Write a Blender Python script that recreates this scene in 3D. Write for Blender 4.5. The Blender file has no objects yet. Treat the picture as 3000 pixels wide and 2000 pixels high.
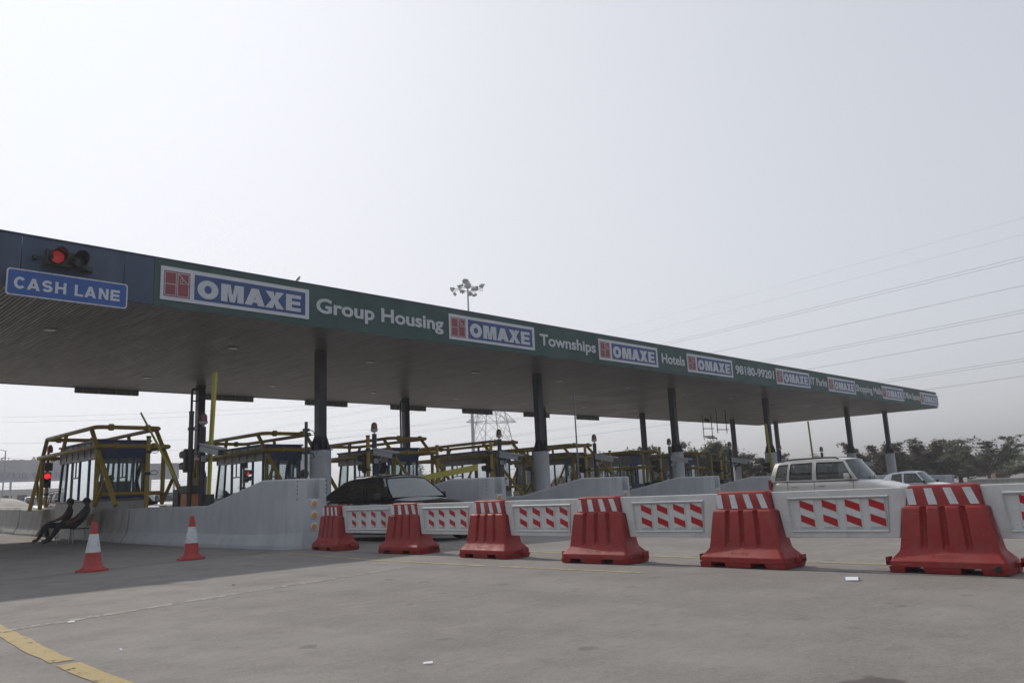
import bpy, bmesh, math, random, mathutils
from mathutils import Vector, Matrix, Euler
from math import radians, sin, cos, pi
rnd = random.Random(7)
sc = bpy.context.scene
col = sc.collection

# ------------------------------------------------------------------ camera
cam_d = bpy.data.cameras.new('Camera'); cam = bpy.data.objects.new('Camera', cam_d); col.objects.link(cam)
CAM_Z = 1.0
yaw, pitch, roll = radians(44.293), radians(10.773), radians(-2.596)
f0 = Vector((cos(yaw), sin(yaw), 0)); r0 = Vector((sin(yaw), -cos(yaw), 0)); u0 = Vector((0, 0, 1))
fw = cos(pitch)*f0 + sin(pitch)*u0; up_ = -sin(pitch)*f0 + cos(pitch)*u0
rt = cos(roll)*r0 + sin(roll)*up_; up = -sin(roll)*r0 + cos(roll)*up_
cam.matrix_world = Matrix(((rt.x, up.x, -fw.x, 0), (rt.y, up.y, -fw.y, 0), (rt.z, up.z, -fw.z, CAM_Z), (0, 0, 0, 1)))
cam_d.lens = 27.53; cam_d.sensor_width = 36.0; cam_d.clip_start = 0.05; cam_d.clip_end = 5000
sc.camera = cam

# ------------------------------------------------------------------ sky, sun, exposure
SUN_AZ, SUN_EL = radians(84), radians(38)          # azimuth from +X towards +Y
world = bpy.data.worlds.new('World'); sc.world = world; world.use_nodes = True
wn = world.node_tree.nodes; wl = world.node_tree.links
for n in list(wn): wn.remove(n)
sky = wn.new('ShaderNodeTexSky'); sky.sky_type = 'NISHITA'; sky.sun_disc = False
sky.sun_elevation = SUN_EL; sky.sun_rotation = radians(90) - SUN_AZ
sky.altitude = 200; sky.air_density = 1.0; sky.dust_density = 7.0; sky.ozone_density = 1.0
bg = wn.new('ShaderNodeBackground'); bg.inputs[1].default_value = 0.10
wo = wn.new('ShaderNodeOutputWorld')
sat = wn.new('ShaderNodeHueSaturation'); sat.inputs['Saturation'].default_value = .35; wl.new(sky.outputs[0], sat.inputs['Color'])   # smog greys the sky
# thick smog: bright parts saturate softly, c -> A*c/(c+k)+b
def wvm(op, a_, b_, c_=None):
    n = wn.new('ShaderNodeVectorMath'); n.operation = op
    for i, v in enumerate((a_, b_, c_)):
        if v is None: continue
        if isinstance(v, tuple): n.inputs[i].default_value = v
        else: wl.new(v, n.inputs[i])
    return n.outputs[0]
SK = 1.9
smog = wvm('MULTIPLY_ADD', wvm('DIVIDE', sat.outputs[0], wvm('ADD', sat.outputs[0], (SK, SK, SK))), (9.9, 10.1, 10.6), (-.35, -.28, -.15))
wl.new(smog, bg.inputs[0])
wl.new(bg.outputs[0], wo.inputs[0])
sun_d = bpy.data.lights.new('Sun', 'SUN'); sun_d.energy = 2.7; sun_d.angle = radians(0.9); sun_d.color = (1.0, 0.93, 0.83)
sun = bpy.data.objects.new('Sun', sun_d); col.objects.link(sun)
sd = Vector((cos(SUN_EL)*cos(SUN_AZ), cos(SUN_EL)*sin(SUN_AZ), sin(SUN_EL)))
sun.rotation_euler = sd.to_track_quat('Z', 'Y').to_euler(); sun.location = (0, 60, 60)
vs = sc.view_settings; vs.view_transform = 'Standard'; vs.look = 'None'; vs.exposure = 0.06; vs.gamma = 1.0; vs.use_curve_mapping = False
sc.render.engine = 'CYCLES'
sc.cycles.use_denoising = True
try: sc.cycles.denoiser = 'OPENIMAGEDENOISE'
except Exception: pass
sc.cycles.max_bounces = 7; sc.cycles.diffuse_bounces = 4; sc.cycles.transparent_max_bounces = 24; sc.cycles.volume_bounces = 1
sc.cycles.use_adaptive_sampling = True; sc.cycles.adaptive_threshold = 0.015

# ------------------------------------------------------------------ helpers
def G(x, y):
    """height of the pavement: slight crossfall to +X, slight rise under the plaza"""
    return -.0155*max(0.0, min(x, 60.0)-9.3) + .0005*min(max(y-15.0, 0.0), 30.0)**2

class MB:
    def __init__(s): s.v = []; s.f = []; s.mi = []
    def add(s, vs_, fs_, mi=0):
        b = len(s.v); s.v += [tuple(v) for v in vs_]
        for f in fs_: s.f.append([b+i for i in f]); s.mi.append(mi)
        return s
    def box(s, c, d, rot=None, mi=0):
        x, y, z = d[0]/2, d[1]/2, d[2]/2
        p = [Vector((i*x, j*y, k*z)) for k in (-1, 1) for j in (-1, 1) for i in (-1, 1)]
        if rot is not None:
            R = rot if isinstance(rot, Matrix) else Euler(rot).to_matrix()
            p = [R @ q for q in p]
        c = Vector(c)
        return s.add([q+c for q in p], [(0, 2, 3, 1), (4, 5, 7, 6), (0, 1, 5, 4), (2, 6, 7, 3), (0, 4, 6, 2), (1, 3, 7, 5)], mi)
    def b2(s, a, b, mi=0):
        return s.box([(a[i]+b[i])/2 for i in range(3)], [abs(b[i]-a[i]) for i in range(3)], None, mi)
    def tube(s, p0, p1, r0, r1=None, n=10, caps=True, mi=0):
        r1 = r0 if r1 is None else r1
        p0 = Vector(p0); p1 = Vector(p1); d = (p1-p0).normalized()
        a = d.orthogonal().normalized(); b = d.cross(a)
        vs_ = []
        for p, r in ((p0, r0), (p1, r1)):
            for i in range(n):
                t = 2*pi*i/n; vs_.append(p + a*(r*cos(t)) + b*(r*sin(t)))
        fs_ = [(i, (i+1) % n, n+(i+1) % n, n+i) for i in range(n)]
        if caps: fs_ += [tuple(range(n-1, -1, -1)), tuple(range(n, 2*n))]
        return s.add(vs_, fs_, mi)
    def pipe(s, pts, r, n=8, closed=False, caps=True, mi=0):
        pts = [Vector(p) for p in pts]; m = len(pts); rs = r if isinstance(r, (list, tuple)) else [r]*m
        prev = None; rings = []
        for i, p in enumerate(pts):
            if closed: d = (pts[(i+1) % m]-pts[i-1])
            else: d = pts[min(i+1, m-1)]-pts[max(i-1, 0)]
            d.normalize()
            if prev is None: a = d.orthogonal().normalized()
            else:
                a = prev - d*prev.dot(d)
                a = a.normalized() if a.length > 1e-6 else d.orthogonal().normalized()
            prev = a; b = d.cross(a)
            rings.append([p + a*(rs[i]*cos(2*pi*k/n)) + b*(rs[i]*sin(2*pi*k/n)) for k in range(n)])
        vs_ = [q for R in rings for q in R]; fs_ = []
        for i in range(m if closed else m-1):
            j = (i+1) % m
            for k in range(n): fs_.append((i*n+k, i*n+(k+1) % n, j*n+(k+1) % n, j*n+k))
        if caps and not closed: fs_ += [tuple(range(n-1, -1, -1)), tuple(range((m-1)*n, m*n))]
        return s.add(vs_, fs_, mi)
    def lathe(s, prof, n=20, M=None, mi=0):
        vs_ = []; fs_ = []; m = len(prof)
        for r, z in prof:
            for k in range(n):
                t = 2*pi*k/n; v = Vector((r*cos(t), r*sin(t), z)); vs_.append(M @ v if M is not None else v)
        for i in range(m-1):
            for k in range(n): fs_.append((i*n+k, i*n+(k+1) % n, (i+1)*n+(k+1) % n, (i+1)*n+k))
        fs_ += [tuple(range(n-1, -1, -1)), tuple(range((m-1)*n, m*n))]
        return s.add(vs_, fs_, mi)
    def loft(s, rings, closed=True, caps=True, mi=0):
        n = len(rings[0]); vs_ = [q for R in rings for q in R]; fs_ = []
        for i in range(len(rings)-1):
            for k in range(n if closed else n-1):
                fs_.append((i*n+k, i*n+(k+1) % n, (i+1)*n+(k+1) % n, (i+1)*n+k))
        if caps and closed: fs_ += [tuple(range(n-1, -1, -1)), tuple(range((len(rings)-1)*n, len(rings)*n))]
        return s.add(vs_, fs_, mi)
    def prism(s, poly, fn, a, b, mi=0):
        """poly: 2D outline; fn(u,v,w)->3D; extruded from w=a to w=b"""
        n = len(poly)
        vs_ = [fn(u, v, a) for u, v in poly] + [fn(u, v, b) for u, v in poly]
        fs_ = [tuple(range(n-1, -1, -1)), tuple(range(n, 2*n))] + [(i, (i+1) % n, n+(i+1) % n, n+i) for i in range(n)]
        return s.add(vs_, fs_, mi)
    def quad(s, a, b, c, d, mi=0): return s.add([a, b, c, d], [(0, 1, 2, 3)], mi)
    def mesh(s, name, mats, smooth=None):
        me = bpy.data.meshes.new(name); me.from_pydata(s.v, [], s.f)
        ms = mats if isinstance(mats, (list, tuple)) else [mats]
        for m in ms: me.materials.append(m)
        if len(ms) > 1: me.polygons.foreach_set('material_index', s.mi)
        bm = bmesh.new(); bm.from_mesh(me); bmesh.ops.recalc_face_normals(bm, faces=bm.faces); bm.to_mesh(me); bm.free()
        if smooth is not None:
            me.polygons.foreach_set('use_smooth', [True]*len(me.polygons))
            me.set_sharp_from_angle(angle=radians(smooth))
        me.update(); return me
    def build(s, name, mats, parent=None, smooth=None, loc=None, bevel=None):
        o = bpy.data.objects.new(name, s.mesh(name, mats, smooth)); col.objects.link(o)
        if parent is not None: o.parent = parent
        if loc is not None: o.location = loc
        if bevel:
            b = o.modifiers.new('Bevel', 'BEVEL'); b.width = bevel; b.segments = 2; b.limit_method = 'ANGLE'; b.angle_limit = radians(40)
        return o

def tag(o, label=None, cat=None, group=None, kind=None):
    if label: o['label'] = label
    if cat: o['category'] = cat
    if group: o['group'] = group
    if kind: o['kind'] = kind
    return o
def empty(name, loc=(0, 0, 0), rz=0.0, label=None, cat=None, group=None):
    o = bpy.data.objects.new(name, None); col.objects.link(o); o.location = loc; o.rotation_euler = (0, 0, rz); o.empty_display_size = .2
    return tag(o, label, cat, group)
KIDS = {}
def copy_tree(o, parent=None):
    c = o.copy(); col.objects.link(c)
    if parent is not None: c.parent = parent
    for ch in [x for x in bpy.data.objects if x.parent == o]: copy_tree(ch, c)
    return c
def kid_index():
    KIDS.clear()
    for x in bpy.data.objects:
        if x.parent: KIDS.setdefault(x.parent.name, []).append(x)
def clone(o, loc, rz=None, label=None, parent=None):
    """copy of a thing with its parts and sub-parts"""
    def rec(a, par):
        c = a.copy(); col.objects.link(c)
        if par is not None: c.parent = par
        for ch in KIDS.get(a.name, []): rec(ch, c)
        return c
    r = rec(o, parent); r.location = loc
    if rz is not None: r.rotation_euler = (0, 0, rz)
    if label: r['label'] = label
    return r

# ------------------------------------------------------------------ materials
def new_mat(name):
    m = bpy.data.materials.new(name); m.use_nodes = True
    nt = m.node_tree
    return m, nt, nt.nodes['Principled BSDF'], nt.nodes['Material Output']
def N(nt, t, **kw):
    n = nt.nodes.new(t)
    for k, v in kw.items(): setattr(n, k, v)
    return n
def ramp(nt, src, pts):
    r = N(nt, 'ShaderNodeValToRGB'); e = r.color_ramp.elements
    while len(e) < len(pts): e.new(.5)
    for i, (p, c) in enumerate(pts):
        e[i].position = p; e[i].color = (c, c, c, 1) if isinstance(c, (int, float)) else (*c, 1)
    nt.links.new(src, r.inputs[0]); return r.outputs[0]
def mixc(nt, fac, a, b, mode='MIX'):
    m = N(nt, 'ShaderNodeMix', data_type='RGBA', blend_type=mode)
    for s_, v in ((m.inputs[0], fac), (m.inputs[6], a), (m.inputs[7], b)):
        if isinstance(v, (int, float)): s_.default_value = v
        elif isinstance(v, tuple): s_.default_value = (*v[:3], 1)
        else: nt.links.new(v, s_)
    return m.outputs[2]
def coords(nt, scale=(1, 1, 1), rotz=0, world_pos=False):
    mp = N(nt, 'ShaderNodeMapping'); mp.inputs['Scale'].default_value = scale; mp.inputs['Rotation'].default_value = (0, 0, rotz)
    if world_pos:
        g = N(nt, 'ShaderNodeNewGeometry'); nt.links.new(g.outputs['Position'], mp.inputs[0])
    else:
        tc = N(nt, 'ShaderNodeTexCoord'); oi = N(nt, 'ShaderNodeObjectInfo')
        mu = N(nt, 'ShaderNodeMath', operation='MULTIPLY'); mu.inputs[1].default_value = 37.0; nt.links.new(oi.outputs['Random'], mu.inputs[0])
        va = N(nt, 'ShaderNodeVectorMath', operation='ADD'); nt.links.new(tc.outputs['Object'], va.inputs[0]); nt.links.new(mu.outputs[0], va.inputs[1])
        nt.links.new(va.outputs[0], mp.inputs[0])
    return mp.outputs[0]
def noise(nt, vec, scale, detail=4, rough=.55, dist=0):
    n = N(nt, 'ShaderNodeTexNoise'); n.inputs['Scale'].default_value = scale; n.inputs['Detail'].default_value = detail
    n.inputs['Roughness'].default_value = rough; n.inputs['Distortion'].default_value = dist
    nt.links.new(vec, n.inputs['Vector']); return n.outputs['Fac']
def bump(nt, bsdf, h, strength, dist=.01):
    b = N(nt, 'ShaderNodeBump'); b.inputs['Strength'].default_value = strength; b.inputs['Distance'].default_value = dist
    nt.links.new(h, b.inputs['Height']); nt.links.new(b.outputs[0], bsdf.inputs['Normal'])
def surf(name, c, rough=.6, metal=0.0, var=.15, scale=3.0, grime=.25, gcol=(.16, .135, .11), bmp=0.0, bscale=60, spec=.5, streak=False):
    """painted / plastic / metal surface with tone variation, dust and fine relief"""
    m, nt, p, out = new_mat(name)
    v = coords(nt)
    a = tuple(x*(1-var) for x in c); b = tuple(min(1, x*(1+var)) for x in c)
    base = mixc(nt, ramp(nt, noise(nt, v, scale, 5), [(.3, 0.0), (.7, 1.0)]), a, b)
    if grime:
        gv = coords(nt, (1, 1, .25)) if streak else v
        gm = ramp(nt, noise(nt, gv, scale*2.3, 8, .7), [(.46, 0.0), (.75, grime)])
        base = mixc(nt, gm, base, gcol)
    nt.links.new(base, p.inputs['Base Color'])
    rv = ramp(nt, noise(nt, v, scale*1.7, 4), [(.3, max(.03, rough-.1)), (.7, min(1, rough+.12))]); nt.links.new(rv, p.inputs['Roughness'])
    p.inputs['Metallic'].default_value = metal; p.inputs['Specular IOR Level'].default_value = spec
    if bmp: bump(nt, p, noise(nt, v, bscale, 5), bmp)
    return m
def plastic(name, c, dust, rough=.5, fade=.2, scuff=.5):
    m, nt, p, out = new_mat(name); v = coords(nt); oi = N(nt, 'ShaderNodeObjectInfo')
    faded = tuple(x*.80+.05 for x in c)
    base = mixc(nt, ramp(nt, oi.outputs['Random'], [(0, 0.0), (1, fade)]), c, faded)
    base = mixc(nt, ramp(nt, noise(nt, v, 2.4, 6, .6), [(.32, 0.0), (.72, .6)]), base, tuple(x*.72 for x in c))
    base = mixc(nt, ramp(nt, noise(nt, v, 5.5, 9, .72), [(.48, 0.0), (.74, scuff)]), base, dust)                      # settled dust in blotches
    base = mixc(nt, ramp(nt, noise(nt, coords(nt, (9, 9, .7)), 2.2, 7, .7), [(.56, 0.0), (.70, .40)]), base, dust)   # run marks
    base = mixc(nt, ramp(nt, noise(nt, coords(nt, (.8, 4, 7)), 6.0, 5, .7), [(.645, 0.0), (.68, .55)]), base, tuple(min(1, x*1.3+.06) for x in dust))   # scrapes
    base = mixc(nt, ramp(nt, noise(nt, v, 38, 5, .7), [(.60, 0.0), (.72, .45)]), base, tuple(x*.45 for x in dust))
    nt.links.new(base, p.inputs['Base Color']); p.inputs['Specular IOR Level'].default_value = .32
    nt.links.new(ramp(nt, noise(nt, v, 7, 5), [(.3, rough-.08), (.7, rough+.2)]), p.inputs['Roughness'])
    hs = N(nt, 'ShaderNodeMath', operation='ADD'); nt.links.new(noise(nt, v, 90, 3), hs.inputs[0]); nt.links.new(noise(nt, v, 3.2, 3), hs.inputs[1])
    bump(nt, p, hs.outputs[0], .16, .02)
    return m
def glass(name, tint, rough=.02, refl=1.0, ior=1.52, dust=.16):
    m, nt, p, out = new_mat(name); nt.nodes.remove(p)
    t = N(nt, 'ShaderNodeBsdfTransparent'); t.inputs[0].default_value = (*tint, 1)
    g = N(nt, 'ShaderNodeBsdfGlossy'); g.inputs['Roughness'].default_value = rough; g.inputs[0].default_value = (refl*.9, refl*.97, refl, 1)
    fr = N(nt, 'ShaderNodeFresnel'); fr.inputs[0].default_value = ior
    mx = N(nt, 'ShaderNodeMixShader'); nt.links.new(fr.outputs[0], mx.inputs[0]); nt.links.new(t.outputs[0], mx.inputs[1]); nt.links.new(g.outputs[0], mx.inputs[2])
    # thin dust film
    d = N(nt, 'ShaderNodeBsdfDiffuse'); d.inputs[0].default_value = (.35, .32, .28, 1)
    v = coords(nt); dm = ramp(nt, noise(nt, v, 4, 6, .65), [(.35, dust*.2), (.8, dust)])
    m2 = N(nt, 'ShaderNodeMixShader'); nt.links.new(dm, m2.inputs[0]); nt.links.new(mx.outputs[0], m2.inputs[1]); nt.links.new(d.outputs[0], m2.inputs[2])
    nt.links.new(m2.outputs[0], out.inputs[0]); return m
def emit(name, c, strength, base=(.2, .01, .01)):
    m, nt, p, out = new_mat(name); p.inputs['Base Color'].default_value = (*base, 1)
    p.inputs['Emission Color'].default_value = (*c, 1); p.inputs['Emission Strength'].default_value = strength; p.inputs['Roughness'].default_value = .3
    return m

MAT = {}
MAT['concrete'] = surf('painted_concrete', (.41, .43, .45), .8, var=.09, scale=1.2, grime=.38, gcol=(.20, .19, .18), bmp=.25, bscale=40, streak=True)
MAT['jersey'] = surf('bare_concrete', (.35, .345, .33), .85, var=.15, scale=1.5, grime=.6, gcol=(.17, .15, .13), bmp=.35, bscale=45, streak=True)
MAT['red_plastic'] = plastic('red_plastic', (.285, .022, .022), (.20, .075, .062))
MAT['white_plastic'] = plastic('white_plastic', (.60, .61, .61), (.36, .34, .31), .5, .15, .45)
MAT['red_sticker'] = surf('red_sticker', (.36, .014, .018), .4, var=.1, scale=5, grime=.12, spec=.3)
MAT['white_sticker'] = surf('white_sticker', (.56, .58, .60), .4, var=.1, scale=6, grime=.45, gcol=(.34, .32, .30), spec=.3)
MAT['cone_red'] = surf('cone_red', (.34, .03, .024), .55, var=.15, scale=4, grime=.3, gcol=(.22, .09, .06))
MAT['cone_white'] = surf('cone_white', (.55, .56, .58), .5, var=.08, scale=6, grime=.5, gcol=(.2, .18, .16))
MAT['yellow'] = surf('yellow_paint', (.29, .20, .028), .5, var=.12, scale=2, grime=.35, gcol=(.17, .12, .05), spec=.4)
MAT['boom'] = surf('boom_yellow', (.38, .345, .05), .5, var=.08, scale=2, grime=.2)
MAT['navy'] = surf('navy_steel', (.014, .018, .032), .45, var=.2, scale=2, grime=.25, gcol=(.04, .038, .036))
MAT['booth_blue'] = surf('booth_blue', (.022, .042, .12), .45, var=.15, scale=3, grime=.25, gcol=(.09, .085, .08))
MAT['booth_grey'] = surf('booth_aluminium', (.17, .17, .168), .45, metal=.3, var=.1, scale=3, grime=.3)
MAT['booth_white'] = surf('booth_base', (.42, .42, .40), .7, var=.08, scale=2, grime=.3)
MAT['black'] = surf('black_paint', (.018, .018, .019), .5, var=.2, scale=4, grime=.25, gcol=(.07, .06, .055))
MAT['rubber'] = surf('black_rubber', (.02, .02, .02), .8, var=.2, scale=6, grime=.4, gcol=(.08, .07, .06))
MAT['grey_metal'] = surf('grey_metal', (.33, .34, .36), .45, metal=.5, var=.1, scale=4, grime=.2)
MAT['galv'] = surf('galvanised', (.34, .355, .38), .5, metal=.4, var=.12, scale=.8, grime=.15)
MAT['cam_grey'] = surf('camera_grey', (.36, .37, .39), .5, var=.06, scale=5, grime=.2)
MAT['orange'] = surf('orange_paint', (.40, .13, .035), .5, var=.12, scale=4, grime=.25)
MAT['amber'] = surf('amber_lens', (.55, .24, .03), .3, var=.1, scale=20, grime=.1)
MAT['beacon_red'] = surf('beacon_red', (.11, .032, .026), .25, var=.15, scale=8, grime=.2)
MAT['fascia_blue'] = surf('fascia_blue', (.032, .058, .110), .5, var=.16, scale=.8, grime=.4, gcol=(.10, .12, .16), streak=True)
MAT['fascia_green'] = surf('banner_green', (.024, .064, .059), .6, var=.22, scale=1.0, grime=.5, gcol=(.05, .082, .082), streak=True, bmp=.2, bscale=4)
MAT['trim_blue'] = surf('trim_blue', (.02, .035, .10), .5, var=.1, scale=2)
MAT['slat'] = surf('soffit_slat', (.235, .228, .222), .42, metal=.3, var=.05, scale=.3, grime=.35, gcol=(.13, .12, .115))
MAT['deck'] = surf('roof_deck', (.02, .02, .02), .9, var=.1, grime=0)
MAT['sign_white'] = surf('sign_white', (.52, .54, .58), .45, var=.05, scale=2, grime=.15)
MAT['sign_blue'] = surf('sign_blue', (.020, .052, .185), .45, var=.08, scale=2, grime=.12)
MAT['lane_blue'] = surf('lane_sign_blue', (.009, .075, .29), .4, var=.06, scale=2, grime=.08)
MAT['sign_red'] = surf('sign_red', (.22, .036, .048), .45, var=.1, scale=3, grime=.15)
MAT['letter'] = surf('lettering_white', (.47, .50, .53), .5, var=.06, scale=2, grime=.15)
MAT['lamp_lens'] = surf('lamp_lens', (.6, .6, .58), .3, var=.05, grime=.1)
MAT['glass'] = glass('booth_glass', (.72, .77, .78))
MAT['car_glass'] = glass('car_glass', (.30, .34, .35), ior=1.6, dust=.2)
MAT['screen_glass'] = glass('windscreen_glass', (.46, .53, .58), ior=2.5, dust=.12)
MAT['screen_blue'] = glass('hatch_screen_glass', (.36, .44, .49), ior=1.75, dust=.08, refl=.9)
MAT['dark_glass'] = glass('tinted_glass', (.20, .22, .23))
MAT['dark_in'] = surf('car_interior', (.03, .03, .032), .8, var=.2, grime=0)
MAT['seat'] = surf('car_seat', (.10, .095, .09), .8, var=.15, grime=0)
MAT['chrome'] = surf('chrome', (.6, .6, .62), .2, metal=1, var=.05, grime=.1)
MAT['tail_red'] = surf('tail_red', (.22, .01, .012), .25, var=.1, grime=.1)
MAT['head_lens'] = surf('headlight', (.5, .52, .55), .12, var=.1, grime=.05)
MAT['skin'] = surf('skin', (.10, .05, .032), .55, var=.08, scale=8, grime=0)
MAT['hair'] = surf('hair', (.012, .010, .009), .5, var=.2, scale=20, grime=0)
MAT['cloth_dark'] = surf('cloth_dark', (.020, .022, .026), .9, var=.2, scale=9, grime=.1, bmp=.2, bscale=25)
MAT['cloth_teal'] = surf('cloth_teal', (.03, .085, .085), .9, var=.2, scale=9, grime=.1, bmp=.2, bscale=25)
MAT['cloth_grey'] = surf('cloth_grey', (.035, .038, .042), .9, var=.15, scale=9, grime=.1, bmp=.2, bscale=25)
MAT['cloth_white'] = surf('cloth_white', (.5, .5, .5), .9, var=.1, scale=9, grime=.05, bmp=.2, bscale=25)
MAT['cloth_blue'] = surf('cloth_blue', (.09, .12, .19), .9, var=.15, scale=9, grime=.05, bmp=.2, bscale=25)
MAT['red_chair'] = surf('chair_plastic', (.24, .05, .03), .5, var=.1, scale=5, grime=.2)
MAT['red_lit'] = emit('red_signal_lit', (1, .03, .04), .85)
MAT['red_lit_dim'] = emit('red_signal_glow', (1, .05, .06), .14, (.24, .02, .025))
MAT['dark_lens'] = surf('dark_lens', (.02, .035, .04), .25, var=.1, grime=.1)
MAT['brick'] = surf('brick_red', (.10, .055, .045), .85, var=.2, scale=6, grime=.3)
MAT['sand'] = surf('pale_sand', (.40, .37, .33), .95, var=.12, scale=2, grime=.25, bmp=.3, bscale=30)
MAT['rust'] = surf('rusty_pipe', (.13, .05, .035), .8, var=.25, scale=8, grime=.3)
MAT['faded_letter'] = surf('faded_letter', (.20, .225, .28), .7, var=.1, grime=.2)
MAT['paper'] = surf('paper', (.72, .73, .76), .8, var=.04, grime=.05)
MAT['bark'] = surf('bark', (.09, .07, .055), .9, var=.25, scale=4, grime=0, bmp=.4)
def leaf_mat(name, c1, c2):
    m, nt, p, out = new_mat(name); v = coords(nt)
    nt.links.new(mixc(nt, ramp(nt, noise(nt, v, 1.3, 4), [(.35, 0.0), (.65, 1.0)]), c1, c2), p.inputs['Base Color'])
    p.inputs['Roughness'].default_value = .6; p.inputs['Specular IOR Level'].default_value = .3
    tr = N(nt, 'ShaderNodeBsdfTranslucent'); tr.inputs[0].default_value = (*[x*1.1 for x in c2], 1)
    ms = N(nt, 'ShaderNodeMixShader'); ms.inputs[0].default_value = .3; nt.links.new(p.outputs[0], ms.inputs[1]); nt.links.new(tr.outputs[0], ms.inputs[2])
    nt.links.new(ms.outputs[0], out.inputs[0]); return m
MAT['leaf_dark'] = leaf_mat('foliage_dark', (.055, .072, .044), (.11, .12, .074))
MAT['leaf_red'] = leaf_mat('foliage_rusty', (.060, .066, .042), (.13, .10, .066))
MAT['leaf_pale'] = leaf_mat('foliage_pale', (.15, .18, .115), (.22, .25, .17))
def paint(name, c, rough=.25, metal=0., dust=.2):
    m, nt, p, out = new_mat(name); v = coords(nt)
    gm = ramp(nt, noise(nt, v, 2.0, 7, .65), [(.4, 0.0), (.85, dust)])
    nt.links.new(mixc(nt, gm, c, (.26, .23, .20)), p.inputs['Base Color']); p.inputs['Metallic'].default_value = metal
    p.inputs['Roughness'].default_value = rough + .1; p.inputs['Coat Weight'].default_value = .8; p.inputs['Coat Roughness'].default_value = .04
    return m
MAT['car_black'] = paint('car_paint_black', (.004, .004, .005), .02, 0, .025)
MAT['car_silver'] = paint('car_paint_silver', (.50, .485, .455), .28, .25, .2)
MAT['car_white'] = paint('car_paint_white', (.66, .68, .71), .35, 0, .15)
MAT['car_maroon'] = paint('car_paint_maroon', (.10, .015, .018), .35, .1, .2)

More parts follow.
